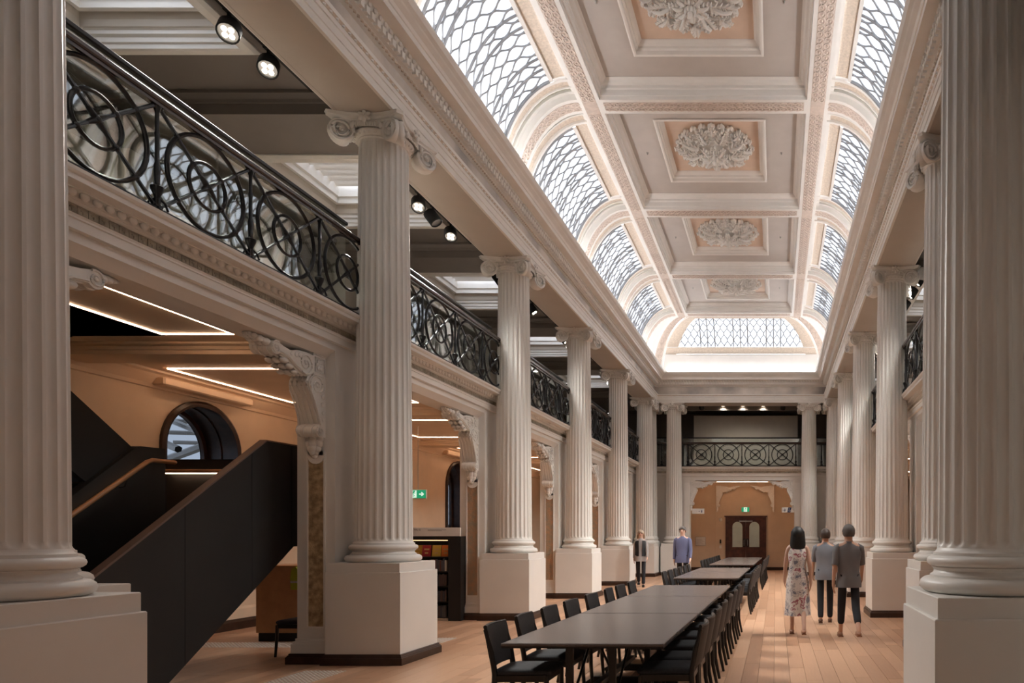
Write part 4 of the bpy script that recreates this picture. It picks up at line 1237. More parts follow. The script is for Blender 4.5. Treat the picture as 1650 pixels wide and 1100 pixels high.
h = MB(); h.tube([rel(p) for p in [(-7.18, 5.6, .78), (-7.18, 7.80, 2.43), (-7.18, 7.86, 2.455), (-7.18, 8.16, 2.46)]], .026, 10); o = h.build('handrail', OAKR, st, smooth=60); o['label'] = 'oak handrail'
h = MB(); h.tube([rel(p) for p in [(-8.3, 9.26, 2.46), (-6.2, 9.26, 2.46)]], .026, 10); o = h.build('handrail', OAKR, st, smooth=60)
l = MB(); l.box(-8.3 + 6.7, -6.2 + 6.7, 9.255 - 5.9, 9.267 - 5.9, 2.426, 2.433); l.build('rail_light', LED, st)
l = MB(); l.tube([rel(p) for p in [(-7.20, 5.7, .815), (-7.20, 7.80, 2.395)]], .004, 4); l.build('rail_light', emis('dim_rail_led', (1, .6, .35), 1.2), st)
for y, z in ((6.3, 1.28), (7.55, 2.2)):
    b = MB(); b.tube([rel(p) for p in [(-7.26, y, z - .08), (-7.2, y, z - .07), (-7.18, y, z)]], .008, 5); b.build('rail_bracket', BLACK, st)
b = MB(); b.tube([rel(p) for p in [(-6.9, 9.34, 2.38), (-6.9, 9.28, 2.38), (-6.9, 9.26, 2.44)]], .008, 5); b.build('rail_bracket', BLACK, st)

# linear wall fittings above the arched windows
for i, lb in ((1, 'long pale linear fitting on the aisle wall just above the first round-headed window'), (3, 'linear fitting high on the aisle wall seen through the second opening')):
    yy = LCOL[i] + 1.12 if i == 1 else LCOL[i] + 1.0
    m = MB(); m.cbox(-9.12, -8.90, yy, yy + 1.7, 3.78, 3.90, .02); o = m.build('wall_light_fitting', OCHRE); tag(o, lb, 'light fitting')

# ================================================================== DESK, CHAIR, BOOKCASE seen through the openings
t = thing('reception_desk', 'oak-fronted desk block with black kickboard under the stair landing', 'desk', (-7.45, 10.5, 0))
m = MB(); m.cbox(-.32, .9, -.3, .3, .13, 1.12, .006); m.build('body', OAKD, t)
m = MB(); m.box(-.30, .88, -.27, .27, 0, .13); m.build('kickboard', BLACK, t)
m = MB(); m.cbox(-.33, .91, -.31, .31, 1.12, 1.14, .004); m.build('worktop', OAKR, t)
t = thing('safety_vest', 'yellow-green high-visibility vest hanging beside the oak desk', 'vest', (-7.09, 10.15, .78))
m = MB()
m.add([(-.12, 0, 0), (.14, 0, 0), (.15, 0, .18), (.12, 0, .31), (.04, 0, .34), (.0, 0, .27), (-.05, 0, .34), (-.11, 0, .31), (-.13, 0, .18),
       (-.12, .04, 0), (.14, .04, 0), (.15, .04, .18), (.12, .04, .31), (.04, .04, .34), (.0, .04, .27), (-.05, .04, .34), (-.11, .04, .31), (-.13, .04, .18)],
      [tuple(range(9)), tuple(range(17, 8, -1))] + [(i, (i + 1) % 9, 9 + (i + 1) % 9, 9 + i) for i in range(9)])
m.build('fabric', mat('hi_vis_yellow', (.35, .42, .03), .7), t)
m = MB(); m.box(-.125, .145, -.004, 0, .10, .13); m.build('reflective_band', mat('reflective_silver', (.5, .5, .5), .3), t)

bk = thing('bookcase', 'black double-sided bookcase with lit top shelf seen through the second opening', 'bookcase', (-6.9, 12.95, 0))
m = MB(); m.box(.83, 1.06, -.3, .3, 0, 1.57); m.build('end_panel', BLACKP, bk)
m = MB(); m.box(-1.1, -1.04, -.3, .3, 0, 1.57); m.build('end_panel', BLACKP, bk)
m = MB(); m.box(-1.04, .83, .0, .02, .06, 1.57); m.build('back_panel', BLACK, bk)
for z in (.05, .34, .63, .90, 1.17): m = MB(); m.box(-1.04, .83, -.29, .0, z, z + .02); m.build('shelf', BLACKP, bk)
m = MB(); m.box(-1.04, .83, -.3, .3, 1.50, 1.57); m.build('top_panel', BLACKP, bk)
m = MB(); m.box(-1.0, .8, -.27, -.255, 1.485, 1.50); m.build('shelf_light', LEDS, bk)
sg = thing('shelf_sign', 'long white sign panel standing on top of the black bookcase', 'sign', (-6.9, 12.65, 1.57))
m = MB(); m.cbox(.18, 1.06, -.02, .02, 0, .16, .003); m.build('panel', WSIGN, sg)
def text(s, size, loc, rot, matl, parent, name='lettering', ext=.001):
    c = bpy.data.curves.new(name, 'FONT'); c.body = s; c.size = size; c.extrude = ext; c.align_x = 'LEFT'
    c.materials.append(matl)
    tmp = bpy.data.objects.new('tmp', c); me = bpy.data.meshes.new_from_object(tmp); bpy.data.objects.remove(tmp)
    return obj(name, me, parent, loc=loc, rot=rot)
INK = mat('dark_ink', (.03, .03, .03), .6)
text('FAL-G', .045, (.21, -.022, .105), (pi / 2, 0, 0), INK, sg)
m = MB(); m.box(.46, .80, -.0215, -.0205, .115, .121); m.box(.46, .72, -.0215, -.0205, .098, .103); m.build('small_print', INK, sg)
BC = {'crimson': (.35, .02, .03), 'yellow': (.62, .42, .07), 'orange': (.65, .17, .02), 'mustard': (.5, .28, .02)}
def book(x, y, z, w_, d_, h, c, label, group, lean=0, rz=0, cat='book'):
    t = thing('book', label, cat, (x, y, z), rz, group); t.rotation_euler = (lean, 0, rz)
    m = MB(); m.box(-w_ / 2, w_ / 2, -d_ / 2, d_ / 2, 0, h); m.build('cover', mat('book_' + c, BC.get(c, (.1, .1, .1)), .5), t)
    m = MB(); m.box(-w_ / 2 + .004, w_ / 2 + .001, -d_ / 2 + .003, d_ / 2 - .003, h - .001, h + .0015); m.build('pages', WSIGN, t)
    return t
for k, (x, c, lb) in enumerate([(-6.70, 'mustard', 'mustard book propped face-out on the lit shelf, half behind the column'), (-6.53, 'crimson', 'crimson book propped face-out on the lit shelf'),
                                (-6.345, 'yellow', 'yellow book propped face-out between crimson and orange ones'), (-6.17, 'orange', 'bright orange book propped face-out next to the black end panel')]):
    b = book(x, 12.76, 1.19, .155, .02, .215, c, lb, None, lean=-.22, rz=.12)
    m = MB(); m.box(-.045, .045, -.0115, -.010, .12, .15); m.build('cover_print', mat('gilt_print', (.6, .4, .15), .4), b)
    m = MB(); m.box(-.03, .03, -.0115, -.010, .05, .08); m.build('cover_print', mat('gilt_print', (.6, .4, .15), .4), b)
spc = [((.35, .30, .24), 'pale'), ((.30, .12, .05), 'rust'), ((.06, .06, .07), 'charcoal'), ((.10, .03, .02), 'dark red'), ((.4, .36, .3), 'cream'), ((.03, .05, .08), 'dark blue')]
dk = [((.03, .025, .025), 'black'), ((.05, .03, .025), 'brown-black'), ((.06, .055, .05), 'charcoal'), ((.025, .03, .04), 'blue-black')]
ORD = ['first', 'second', 'third', 'fourth', 'fifth', 'sixth', 'seventh', 'eighth', 'ninth', 'tenth', 'eleventh', 'twelfth', 'thirteenth', 'fourteenth', 'fifteenth', 'sixteenth', 'seventeenth', 'eighteenth', 'nineteenth', 'twentieth', 'last', 'last']
SHN = ['bottom shelf', 'second shelf up', 'third shelf up', 'row just under the face-out books']
for zi, z in enumerate((.072, .362, .652, .922)):
    x = -6.105; q = 0
    while x > -6.58:
        ww = random.uniform(.024, .042); hh = random.uniform(.19, .235); cl = spc if zi == 3 else dk; ci = random.randrange(len(cl))
        m = MB(); m.cbox(0, ww, -.14, .005, 0, hh, .003); x -= ww + .002
        o = m.build('book', mat('spine_%d_%d' % (zi == 3, ci), cl[ci][0], .5), loc=(x, 12.80, z))
        tag(o, '%s book spine, %s from the black end panel, %s' % (cl[ci][1], ORD[q], SHN[zi]), 'book', 'books on the ' + SHN[zi]); q += 1
# exit signs
def exit_sign(x, y, z, w_, h, label, left=True, cat='sign'):
    t = thing('exit_sign', label, cat, (x, y, z))
    m = MB(); m.cbox(-w_ / 2, w_ / 2, 0, .04, 0, h, .004); m.build('housing', WSIGN, t)
    m = MB(); m.box(-w_ / 2 + .01, w_ / 2 - .01, -.003, 0, .01, h - .01); m.build('green_face', GSIGN, t)
    def man(cx, mm, s, mt):
        b = MB(); b.ball((cx + .02 * s, -.006, h * .78), .022 * s, 1, .2, 1); b.tube([(cx + .01 * s, -.006, h * .7), (cx - .01 * s, -.006, h * .45)], .014 * s, 4)
        b.tube([(cx - .01 * s, -.006, h * .45), (cx + .03 * s, -.006, h * .35), (cx + .01 * s, -.006, h * .18)], .009 * s, 4); b.tube([(cx - .01 * s, -.006, h * .45), (cx - .05 * s, -.006, h * .25)], .009 * s, 4)
        b.tube([(cx + .01 * s, -.006, h * .66), (cx + .05 * s, -.006, h * .55)], .007 * s, 4); b.tube([(cx + .01 * s, -.006, h * .66), (cx - .04 * s, -.006, h * .58)], .007 * s, 4)
        return b.build('running_figure', mt, t)
    if left:      # figure at left on a pale doorway, arrow at right
        m = MB(); m.box(-w_ / 2 + .02, -.02, -.005, -.003, .02, h - .02); m.build('pale_doorway', WFACE, t); man(-w_ / 4, 0, 1, GSIGN)
        m = MB(); ax = w_ / 4; m.prism([(ax - .06, h / 2 - .012), (ax + .0, h / 2 - .012), (ax - .02, h / 2 - .045), (ax + .005, h / 2 - .045), (ax + .05, h / 2), (ax + .005, h / 2 + .045), (ax - .02, h / 2 + .045), (ax, h / 2 + .012), (ax - .06, h / 2 + .012)], 'y', -.006, -.004); m.build('arrow', WFACE, t)
    else:
        m = MB(); m.box(-.075, .075, -.005, -.003, .015, h - .015); m.build('pale_doorway', WFACE, t); man(0, 0, 1, GSIGN)
    return t
es = exit_sign(-7.87, 15.0, 2.39, .38, .2, 'green exit sign with arrow beside the first whole column, in the aisle', True)
m = MB(); m.tube([(0, .02, .2), (0, .02, 1.59)], .008, 6); m.build('hanging_rod', STEEL, es)
exit_sign(CX - .0, 30.84, 2.62, .37, .22, 'green exit sign above the far double doors', False)
def wc_sign(x, y, z, w_, label, blue):
    t = thing('restroom_sign', label, 'sign', (x, y, z))
    m = MB(); m.cbox(0, w_, 0, .03, 0, .21, .003); m.build('panel', WSIGN, t)
    if blue:
        m = MB(); m.prism([(w_ * .42, .004), (w_ * .66, .004), (w_ * .76, .206), (w_ * .50, .206)], 'y', -.003, 0); m.build('blue_field', NAVY, t)
        m = MB(); cx = w_ * .59
        m.ball((cx - .01, -.006, .155), .014, 1, .3, 1); m.tube([(cx - .01, -.006, .14), (cx - .01, -.006, .10), (cx + .03, -.006, .10), (cx + .04, -.006, .07)], .006, 4)
        m.tube([(cx + .035 * cos(a) - .002, -.006, .085 + .035 * sin(a)) for a in lin(math.radians(120), math.radians(350), 10)], .005, 4); m.build('wheelchair_symbol', WSIGN, t)
    cx = w_ * (.24 if blue else .80)
    m = MB(); m.ball((cx, -.004, .15), .015, 1, .3, 1); m.prism([(cx - .022, .128), (cx + .022, .128), (cx + .016, .045), (cx - .016, .045)], 'y', -.004, 0); m.build('person_symbol', NAVY, t)
    cx = w_ * (.10 if blue else .58)
    m = MB(); s = -1; m.prism([(cx - .02, .1), (cx + .01, .075), (cx + .01, .125)], 'y', -.004, 0); m.box(cx + .01, cx + .03, -.004, 0, .094, .106); m.build('arrow', NAVY, t)
wc_sign(-3.42, 27.85, 2.45, .5, 'white restroom sign with small figure, left jamb of the far opening', False)
wc_sign(.25, 27.85, 2.50, .52, 'white restroom sign with navy wheelchair square, right jamb of the far opening', True)
o = thing('wall_notice', 'framed pale notice on the lobby wall left of the far doors', 'notice', (-3.4, 30.86, 1.10))
m = MB(); m.box(-.23, .23, 0, .03, 0, .40); m.build('frame', STEEL, o)
m = MB(); m.box(-.21, .21, -.004, 0, .02, .38); m.build('sheet', WSIGN, o)
m = MB()
for k in range(7): m.box(-.18, .18 - .05 * (k % 3), -.006, -.004, .06 + .04 * k, .07 + .04 * k)
m.build('text_lines', mat('faint_ink', (.35, .33, .31), .6), o)
o = thing('intercom', 'small dark-topped card reader on the wall left of the far doors', 'card reader', (-2.50, 30.86, .98))
m = MB(); m.cbox(-.05, .05, 0, .03, 0, .13, .004); m.build('cover', WSIGN, o); m = MB(); m.cbox(-.035, .035, 0, .03, .22, .40, .004); m.build('reader', BLACK, o)
o = MB().lathe([(.07, 0), (.08, .01), (.07, .04), (.0, .05)], 18).build('wall_alarm', WSIGN, loc=(-2.5, 30.9, 2.27), rot=(pi / 2, 0, 0), smooth=40); tag(o, 'round pale alarm on the wall above the card reader', 'alarm')

# double doors
dr = empty('door_1', (CX + .02, 30.9, 0), kind='structure'); dr['label'] = 'red-brown double doors with round-headed frosted lights at the far end'
m = MB(); m.box(-.92, -.76, -.08, 0, 0, 2.26); m.box(.76, .92, -.08, 0, 0, 2.26); m.box(-.92, .92, -.08, 0, 2.26, 2.42); m.box(-.97, .97, -.10, 0, 2.40, 2.45); m.build('door_frame', DOORW, dr)
for sg_ in (-1, 1):
    x0, x1 = (-.76, -.005) if sg_ < 0 else (.005, .76)
    lf = MB(); lf.box(x0, x1, -.05, -.01, 0, 2.26); o = lf.build('door_leaf', DOORW, dr)
    c = (x0 + x1) / 2 + .0
    pts = [(c - .24, 1.03)] + [(c - .24 * cos(a), 1.95 + .24 * sin(a)) for a in lin(0, pi, 13)] + [(c + .24, 1.03)]
    g = MB(); g.prism(pts, 'y', -.056, -.05); g.build('frosted_light', FROST, o)
    g = MB(); g.tube([(x, -.055, z) for x, z in pts], .014, 5, closed=True, up=(0, 1, 0)); g.build('light_bead', DOORW, o)
    for (z0, z1) in ((.55, .92), (.14, .46)): g = MB(); g.cbox(c - .24, c + .24, -.068, -.05, z0, z1, .012); g.build('raised_panel', DOORW, o)
    g = MB(); xh = -.08 if sg_ < 0 else .08; g.box(xh - .07 if sg_ < 0 else xh - .07, xh + .07, -.06, -.05, 1.05, 1.42); g.build('push_plate', BLACK, o)
    g = MB(); g.tube([(xh, -.06, 1.1), (xh, -.10, 1.12), (xh, -.10, 1.35), (xh, -.06, 1.37)], .01, 6); g.build('handle', STEEL, o)
m = MB(); m.box(-.30, .30, -.10, -.05, 2.17, 2.23); m.build('door_closer', STEEL, dr)

# floor tactile studs
for (x0, x1, y0, y1, lb) in ((-5.50, -4.97, 7.2, 8.1, 'patch of small steel tactile studs on the floor in front of the first pier'),
                             (-8.45, -6.7, 9.7, 10.15, 'strip of steel tactile studs under the stair landing'), (-5.45, -4.86, 10.1, 10.6, 'small strip of tactile studs past the first column plinth')):
    t = thing('tactile_paving', lb, 'floor studs', (x0, y0, 0)); m = MB(); i = 0
    nx, ny = int((x1 - x0) / .05), int((y1 - y0) / .05)
    for a in range(nx):
        for b in range(ny):
            m.lathe([(.0175, 0), (.0175, .003), (.013, .006)], 8, c=(a * .05, b * .05))
    m.build('studs', mat('pale_steel_stud', (.80, .78, .74), .35, metal=.3), t, kind='stuff')

# roof trusses of the neighbouring hall seen through the window
t = thing('roof_truss', 'grey steel roof trusses seen through the first round-headed window', 'roof truss', (-13, 15, 0))
for k in range(7):
    m = MB(); m.tube([(-3 + .2 * k, -6 + 2 * k, 2.2 + .1 * k), (3, -5 + 2.2 * k, 5.2)], .09, 6); m.tube([(-3, -4 + 2 * k, 5.2), (3.2, -6 + 2.2 * k, 3.0)], .06, 6); m.tube([(-2, -6 + 2 * k, 3.9), (3.2, -3 + 2 * k, 4.1)], .05, 6); m.build('truss_bar', STEEL, t)
m = MB(); m.box(-4, 3.2, -12, 14, 0, 1.9); o = m.build('roof_ledge', GALW, t)

# ================================================================== TABLES
def table_proto():
    t = empty('long_table')
    W, L = 1.296, 2.055
    m = MB(); m.cbox(-W / 2, W / 2, 0, L, .715, .74, .005); m.build('tabletop', TABLE, t)
    m = MB(); m.box(-W / 2 + .004, W / 2 - .004, .004, L - .004, .700, .716); m.build('edge_band', CHW, t)
    for y in (.32, L - .32):
        for x in (-.21, -.12, .12, .21):
            pass
        for x in (-.20, .16):
            m = MB(); m.cbox(x - .03, x + .03, y - .02, y + .02, .10, .70, .004); m.build('leg', CHW, t)
        m = MB(); m.box(-.42, .42, y - .02, y + .02, .66, .70); m.build('top_bar', CHW, t)
        m = MB(); m.prism([(-.48, .07), (-.40, .12), (.40, .12), (.48, .07), (.48, .05), (-.48, .05)], 'y', y - .025, y + .025); m.build('foot', CHW, t)
        for x in (-.44, .44):
            m = MB(); m.tube([(x - .012, y, .03), (x + .012, y, .03)], .03, 12); m.tube([(x, y, .03), (x, y, .06)], .008, 5); m.build('castor', CHW, t)
    for x in (-.2, .16):
        m = MB(); m.tube([(x, .34, .16), (x, L / 2, .69)], .013, 5); m.tube([(x, L - .34, .16), (x, L / 2, .69)], .013, 5); m.build('brace', CHW, t)
    m = MB(); m.box(-.03, .03, .3, L - .3, .30, .34); m.build('stretcher', CHW, t)
    return t
tp = table_proto()
TB = [(5.39, 'nearest dark grey table, front of the first long run'), (7.48, 'middle table of the first long run, between two seams'), (9.57, 'last table of the first long run'),
      (13.57, 'near table of the second run, beyond the first gap'), (15.66, 'far table of the second run'),
      (19.7, 'near table of the third run by the far doors'), (21.79, 'middle table of the third run'), (23.88, 'last dark table, in front of the far doors')]
def tcx(y): return -1.53 + (y - 5.4) * .0175
for i, (y, lb) in enumerate(TB):
    o = tp if i == 0 else copy_tree(tp)
    o.location = (tcx(y), y, 0); o.rotation_euler = (0, 0, -.0175)
    tag(o, lb, 'table', 'dark grey long tables')
tp.location = (tcx(5.39), 5.39, 0)

# ================================================================== CHAIRS
def chair_proto():
    # faces +x (towards a table on its right); origin on floor under the seat centre
    t = empty('dining_chair')
    for s in (-1, 1):
        m = MB(); y = s * .205
        pts = [(-.27, y, 0), (-.225, y, .22), (-.215, y, .44), (-.24, y, .62), (-.295, y, .81)]
        m.tube(pts, [.016, .021, .024, .020, .015], 8, up=(0, 1, 0)); m.build('leg', CHW, t, smooth=50)
        m = MB(); m.tube([(.235, y, 0), (.215, y, .25), (.21, y, .42)], [.015, .019, .022], 8, up=(0, 1, 0)); m.build('leg', CHW, t, smooth=50)
        m = MB(); m.box(-.21, .21, y - .012, y + .012, .375, .43); m.build('seat_rail', CHW, t)
    m = MB(); m.box(-.225, -.20, -.2, .2, .375, .43); m.build('seat_rail', CHW, t)
    m = MB(); m.box(.195, .22, -.2, .2, .375, .43); m.build('seat_rail', CHW, t)
    m = MB()
    def ring(z, ins, n=6):
        P = []
        x0, x1, y0, y1 = -.235 + ins, .25 - ins, -.215 + ins, .215 - ins; r = .05
        for cx, cy, a0 in ((x1 - r, y1 - r, 0), (x0 + r, y1 - r, 90), (x0 + r, y0 + r, 180), (x1 - r, y0 + r, 270)):
            for k in range(4):
                a = math.radians(a0 + 30 * k); P.append((cx + r * cos(a), cy + r * sin(a), z))
        return P
    lv = [(.428, .02), (.435, .004), (.455, 0), (.472, .012), (.482, .05)]; v = []
    for z, i in lv: v += ring(z, i)
    n = 16; f = [tuple(range(n - 1, -1, -1)), tuple(range(4 * n, 5 * n))]
    for i in range(4):
        for k in range(n): j = (k + 1) % n; f.append((i * n + k, i * n + j, (i + 1) * n + j, (i + 1) * n + k))
    m.add(v, f); m.build('seat', CHS, t, smooth=50)
    m = MB()
    def B(a, b, th):                                        # a across, b up, th thickness side
        bow = .035 * (1 - (a / .215) ** 2)
        x = -.228 - (b - .50) * .19 - bow
        e = max(0, abs(a) / .215 - .9) * 3 + max(0, abs(b - .66) / .17 - .92) * 3
        return (x + th * .02 * (1 - min(1, e) * .7), a, b)
    aa, bb = lin(-.215, .215, 11), lin(.50, .83, 9)
    m.grid(lambda a, b: B(a, b, 1), aa, bb); m.grid(lambda a, b: B(a, b, -1), aa, bb)
    for a in (aa[0], aa[-1]): m.grid(lambda b, th: B(a, b, th), bb, [-1, 1])
    for b in (bb[0], bb[-1]): m.grid(lambda a, th: B(a, b, th), aa, [-1, 1])
    m.build('backrest', CHF, t, smooth=50)
    m = MB(); m.tube([B(a, .832, 0) for a in aa], .016, 6, up=(0, 0, 1)); m.build('top_rail', CHW, t, smooth=50)
    return t
cp = chair_proto(); first = [True]
def place_chair(x, y, rz, label, group):
    if first[0]: o = cp; first[0] = False
    else: o = copy_tree(cp)
    o.location = (x, y, 0); o.rotation_euler = (0, 0, rz); tag(o, label, 'chair', group)
ordn = ['nearest', 'second', 'third', 'fourth', 'fifth', 'sixth', 'seventh', 'eighth', 'ninth', 'tenth']
YL1 = [5.88, 6.52, 7.19, 7.90, 8.72, 9.58, 10.22, 10.97]
for i, y in enumerate(YL1): place_chair(tcx(y) - .60, y, -.02 + random.uniform(-.05, .05), 'black chair with padded back, left side of the first table run, %s from the camera' % ordn[i], 'chairs left of first table run')
YR1 = [5.92, 6.42, 7.10, 7.80, 8.58, 9.35, 10.2, 11.0]
for i, y in enumerate(YR1): place_chair(tcx(y) + .60, y, pi + random.uniform(-.05, .05), 'black chair with curved back, right side of the first table run, %s from the camera' % ordn[i], 'chairs right of first table run')
for r_, (ya, n) in enumerate(((13.9, 6), (20.0, 8))):
    nm = ('second', 'third')[r_]
    for i in range(n):
        y = ya + i * (.68 if r_ == 0 else .72)
        place_chair(tcx(y) - .60, y, random.uniform(-.04, .04), 'black chair on the left of the %s table run, %s from the camera' % (nm, ordn[i]), 'chairs left of %s table run' % nm)
        place_chair(tcx(y) + .62, y, pi + random.uniform(-.04, .04), 'black chair on the right of the %s table run, %s from the camera' % (nm, ordn[i]), 'chairs right of %s table run' % nm)
place_chair(-6.30, 9.12, pi, 'lone black chair by the oak desk, half hidden behind the first pier', 'chair at the desk')

# ================================================================== PEOPLE
SKIN = mat('skin', (.52, .30, .21), .5); SKIN2 = mat('pale_skin', (.60, .38, .29), .5)
def skin_obj(name, verts, edges, m, parent, root=0, sub=2):
    me = bpy.data.meshes.new(name); me.from_pydata([v[0] for v in verts], edges, [])
    me.materials.append(m)
    o = obj(name, me, parent)
    mod = o.modifiers.new('skin', 'SKIN'); mod.use_smooth_shade = True
    for i, v in enumerate(verts):
        r = v[1]; r = r if isinstance(r, tuple) else (r, r)
        me.skin_vertices[0].data[i].radius = r
    me.skin_vertices[0].data[root].use_root = True
    s = o.modifiers.new('sub', 'SUBSURF'); s.levels = sub; s.render_levels = sub
    return o
def person(x, y, rz, H, label, skin, shirt, pants, hair_m, hair='short', arm=(.25, -.2), leg=(.28, -.25), sleeves='long', dress=None, shoes=None, female=False, vest=None, cropped=False, grey_hem=None):
    """local front is -y; arm/leg = forward swing (rad) of right and left limb"""
    t = thing('person', label, 'person', (x, y, 0), rz); s = H / 1.75
    def V(a, b, c): return (a * s, b * s, c * s)
    sw = .150 if female else .175
    hipw = .09
    def legs(k, ex=0):
        out = []
        for i, sd in enumerate((1, -1)):
            a = leg[i]; hx = sd * hipw
            knee = (hx, -sin(a) * .43, .92 - cos(a) * .43); bend = max(0, -a) * 1.2 + .06
            a2 = a - bend
            ank = (hx, knee[1] - sin(a2) * .42, knee[2] - cos(a2) * .42)
            out.append(((hx, 0, .92), knee, ank, a2))
        return out
    LG = legs(0)
    drop = min(l[2][2] for l in LG) - .075
    LG = [tuple((p[0], p[1], p[2] - drop) for p in l[:3]) + (l[3],) for l in LG]; pz = .95 - drop
    def arms():
        out = []
        for i, sd in enumerate((1, -1)):
            a = arm[i]; sh = (sd * sw, 0, 1.42 - drop)
            el = (sd * (sw + .045), -sin(a) * .28, sh[2] - cos(a) * .28); a2 = a + .3
            wr = (sd * (sw + .06), el[1] - sin(a2) * .25, el[2] - cos(a2) * .25)
            out.append((sh, el, wr, a2))
        return out
    AR = arms()
    bv = [(V(0, 0, pz), .098 * s), (V(0, 0, pz + .16), .10 * s), (V(0, 0, pz + .34), .115 * s), (V(0, .01, pz + .47), .085 * s), (V(0, .0, pz + .56), .052 * s),
          (V(0, -.01, pz + .62), .066 * s), (V(0, -.005, pz + .69), .088 * s), (V(0, .0, pz + .755), .070 * s)]
    be = [(0, 1), (1, 2), (2, 3), (3, 4), (4, 5), (5, 6), (6, 7)]
    for l in LG:
        i = len(bv); bv += [(V(*l[0]), .062 * s), (V(*l[1]), .046 * s), (V(l[2][0], l[2][1], l[2][2]), .036 * s), (V(l[2][0], l[2][1] - .0, l[2][2] - .045), .035 * s), (V(l[2][0], l[2][1] - .13, l[2][2] - .055), .028 * s)]
        be += [(0, i), (i, i + 1), (i + 1, i + 2), (i + 2, i + 3), (i + 3, i + 4)]
    for sd, a in zip((1, -1), AR):
        i = len(bv); a2 = a[3]; w_ = a[2]
        dn = Vector((0, -sin(a2), -cos(a2)))
        palm = Vector(w_) + dn * .07
        bv += [(V(*a[0]), .055 * s), (V(*a[1]), .040 * s), (V(*a[2]), .025 * s), (V(*palm), .030 * s)]
        be += [(3, i), (i, i + 1), (i + 1, i + 2), (i + 2, i + 3)]
        for f_ in range(4):
            off = Vector((0, (-.026 + .0175 * f_), 0)); ln = (.075, .085, .08, .065)[f_]
            b1 = palm + off + dn * .035; b2 = b1 + dn * ln * .55 + Vector((-sd * .010, 0, 0)); b3 = b2 + dn * ln * .4 + Vector((-sd * .018, 0, 0))
            j = len(bv); bv += [(V(*b1), .010 * s), (V(*b2), .009 * s), (V(*b3), .0075 * s)]; be += [(i + 3, j), (j, j + 1), (j + 1, j + 2)]
        b1 = palm + Vector((0, -.035, .015)); b2 = b1 + dn * .04 + Vector((0, -.02, 0)); j = len(bv)
        bv += [(V(*b1), .011 * s), (V(*b2), .009 * s)]; be += [(i + 3, j), (j, j + 1)]
    skin_obj('body', bv, be, skin, t)
    hz = pz + .69
    m = MB(); m.tube([V(0, -.088, hz + .02), V(0, -.108, hz - .015), V(0, -.098, hz - .03)], [.008 * s, .014 * s, .012 * s], 6); m.build('nose', skin, t, smooth=60)
    m = MB()
    for sd in (-1, 1): m.ball(V(sd * .033, -.082, hz + .015), .012 * s, 1, .5, .7)
    m.build('eyes', BLACK, t, smooth=60)
    m = MB(); m.ball(V(0, -.086, hz - .055), .02 * s, 1.2, .4, .3); m.build('mouth', mat('lips', (.40, .13, .11), .5), t, smooth=60)
    for sd in (-1, 1): m = MB(); m.ball(V(sd * .090, .008, hz - .005), .028 * s, .35, .7, 1.1); m.build('ear', skin, t, smooth=60)
    # hair
    m = MB(); v = []; n = 20
    def hp_(th, ph):                                       # ph from crown down
        front = -cos(th)                                   # 1 at the front (-y)
        top = .105; ff = max(0, -sin(th))
        return th, ph
    rows = 9
    lo = {'short': 2.25, 'bald': 2.0, 'long': 2.3, 'bob': 2.2}[hair]
    for i in range(rows + 1):
        for k in range(n):
            th = 2 * pi * k / n; fr = max(0, -sin(th))
            lim = lo - fr * (.95 if hair != 'short' else 1.25); ph = lim * i / rows
            if hair == 'bald': ph = max(ph, .0)
            r = .104 if hair != 'long' else .112
            wob = 1 + .035 * sin(7 * th + i * 1.3) + .02 * sin(13 * th + 2 * i)
            v.append(V(r * sin(ph) * cos(th) * wob * .95, r * 1.12 * sin(ph) * sin(th) * wob + .006, hz + .012 + .118 * cos(ph)))
    m.add(v, [(i * n + k, i * n + (k + 1) % n, (i + 1) * n + (k + 1) % n, (i + 1) * n + k) for i in range(rows) for k in range(n)])
    if hair in ('long', 'bob'):
        ln = .30 if hair == 'long' else .12
        for i, (z, wx, wy) in enumerate([(hz + .04, .105, .10)]): pass
        prof = [(hz + .05, .108, .085), (hz - .04, .118, .09), (hz - .12, .125, .085), (hz - .12 - ln * .5, .13 if hair == 'long' else .09, .07), (hz - .12 - ln, .10 if hair == 'long' else .07, .045)]
        v = []
        for z, wx, wy in prof:
            for k in range(13):
                th = pi * k / 12; v.append(V(wx * cos(th) * (1 + .04 * sin(5 * th)), wy * sin(th) * 1.0 + .02, z))
            for k in range(13):
                th = pi - pi * k / 12; v.append(V(wx * .8 * cos(th), wy * .35 * sin(th) + .02, z))
        m.add(v, [(i * 26 + k, i * 26 + (k + 1) % 26, (i + 1) * 26 + (k + 1) % 26, (i + 1) * 26 + k) for i in range(4) for k in range(26)] + [tuple(range(4 * 26, 5 * 26))])
    m.build('hair', hair_m, t, smooth=70)
    # clothes
    if dress is None or vest:
        wd = 1.0 if female else 1.1
        m = MB(); n = 28; v = []
        prof = [(pz - .14, .198, .155), (pz - .05, .195, .155), (pz + .02, .182, .145), (pz + .10, .150 * wd, .118), (pz + .24, .160 * wd, .122), (pz + .36, .178 * wd, .122), (pz + .43, .182 * wd, .105), (pz + .475, .165 * wd, .098), (pz + .505, .118, .086), (pz + .53, .078, .072), (pz + .555, .064, .066)]
        for z, wx, wy in prof:
            for k in range(n):
                th = 2 * pi * k / n; q = 1 + .02 * sin(5 * th + z * 20); v.append(V(wx * cos(th) * q, wy * sin(th) * q, z))
        m.add(v, [(i * n + k, i * n + (k + 1) % n, (i + 1) * n + (k + 1) % n, (i + 1) * n + k) for i in range(len(prof) - 1) for k in range(n)])
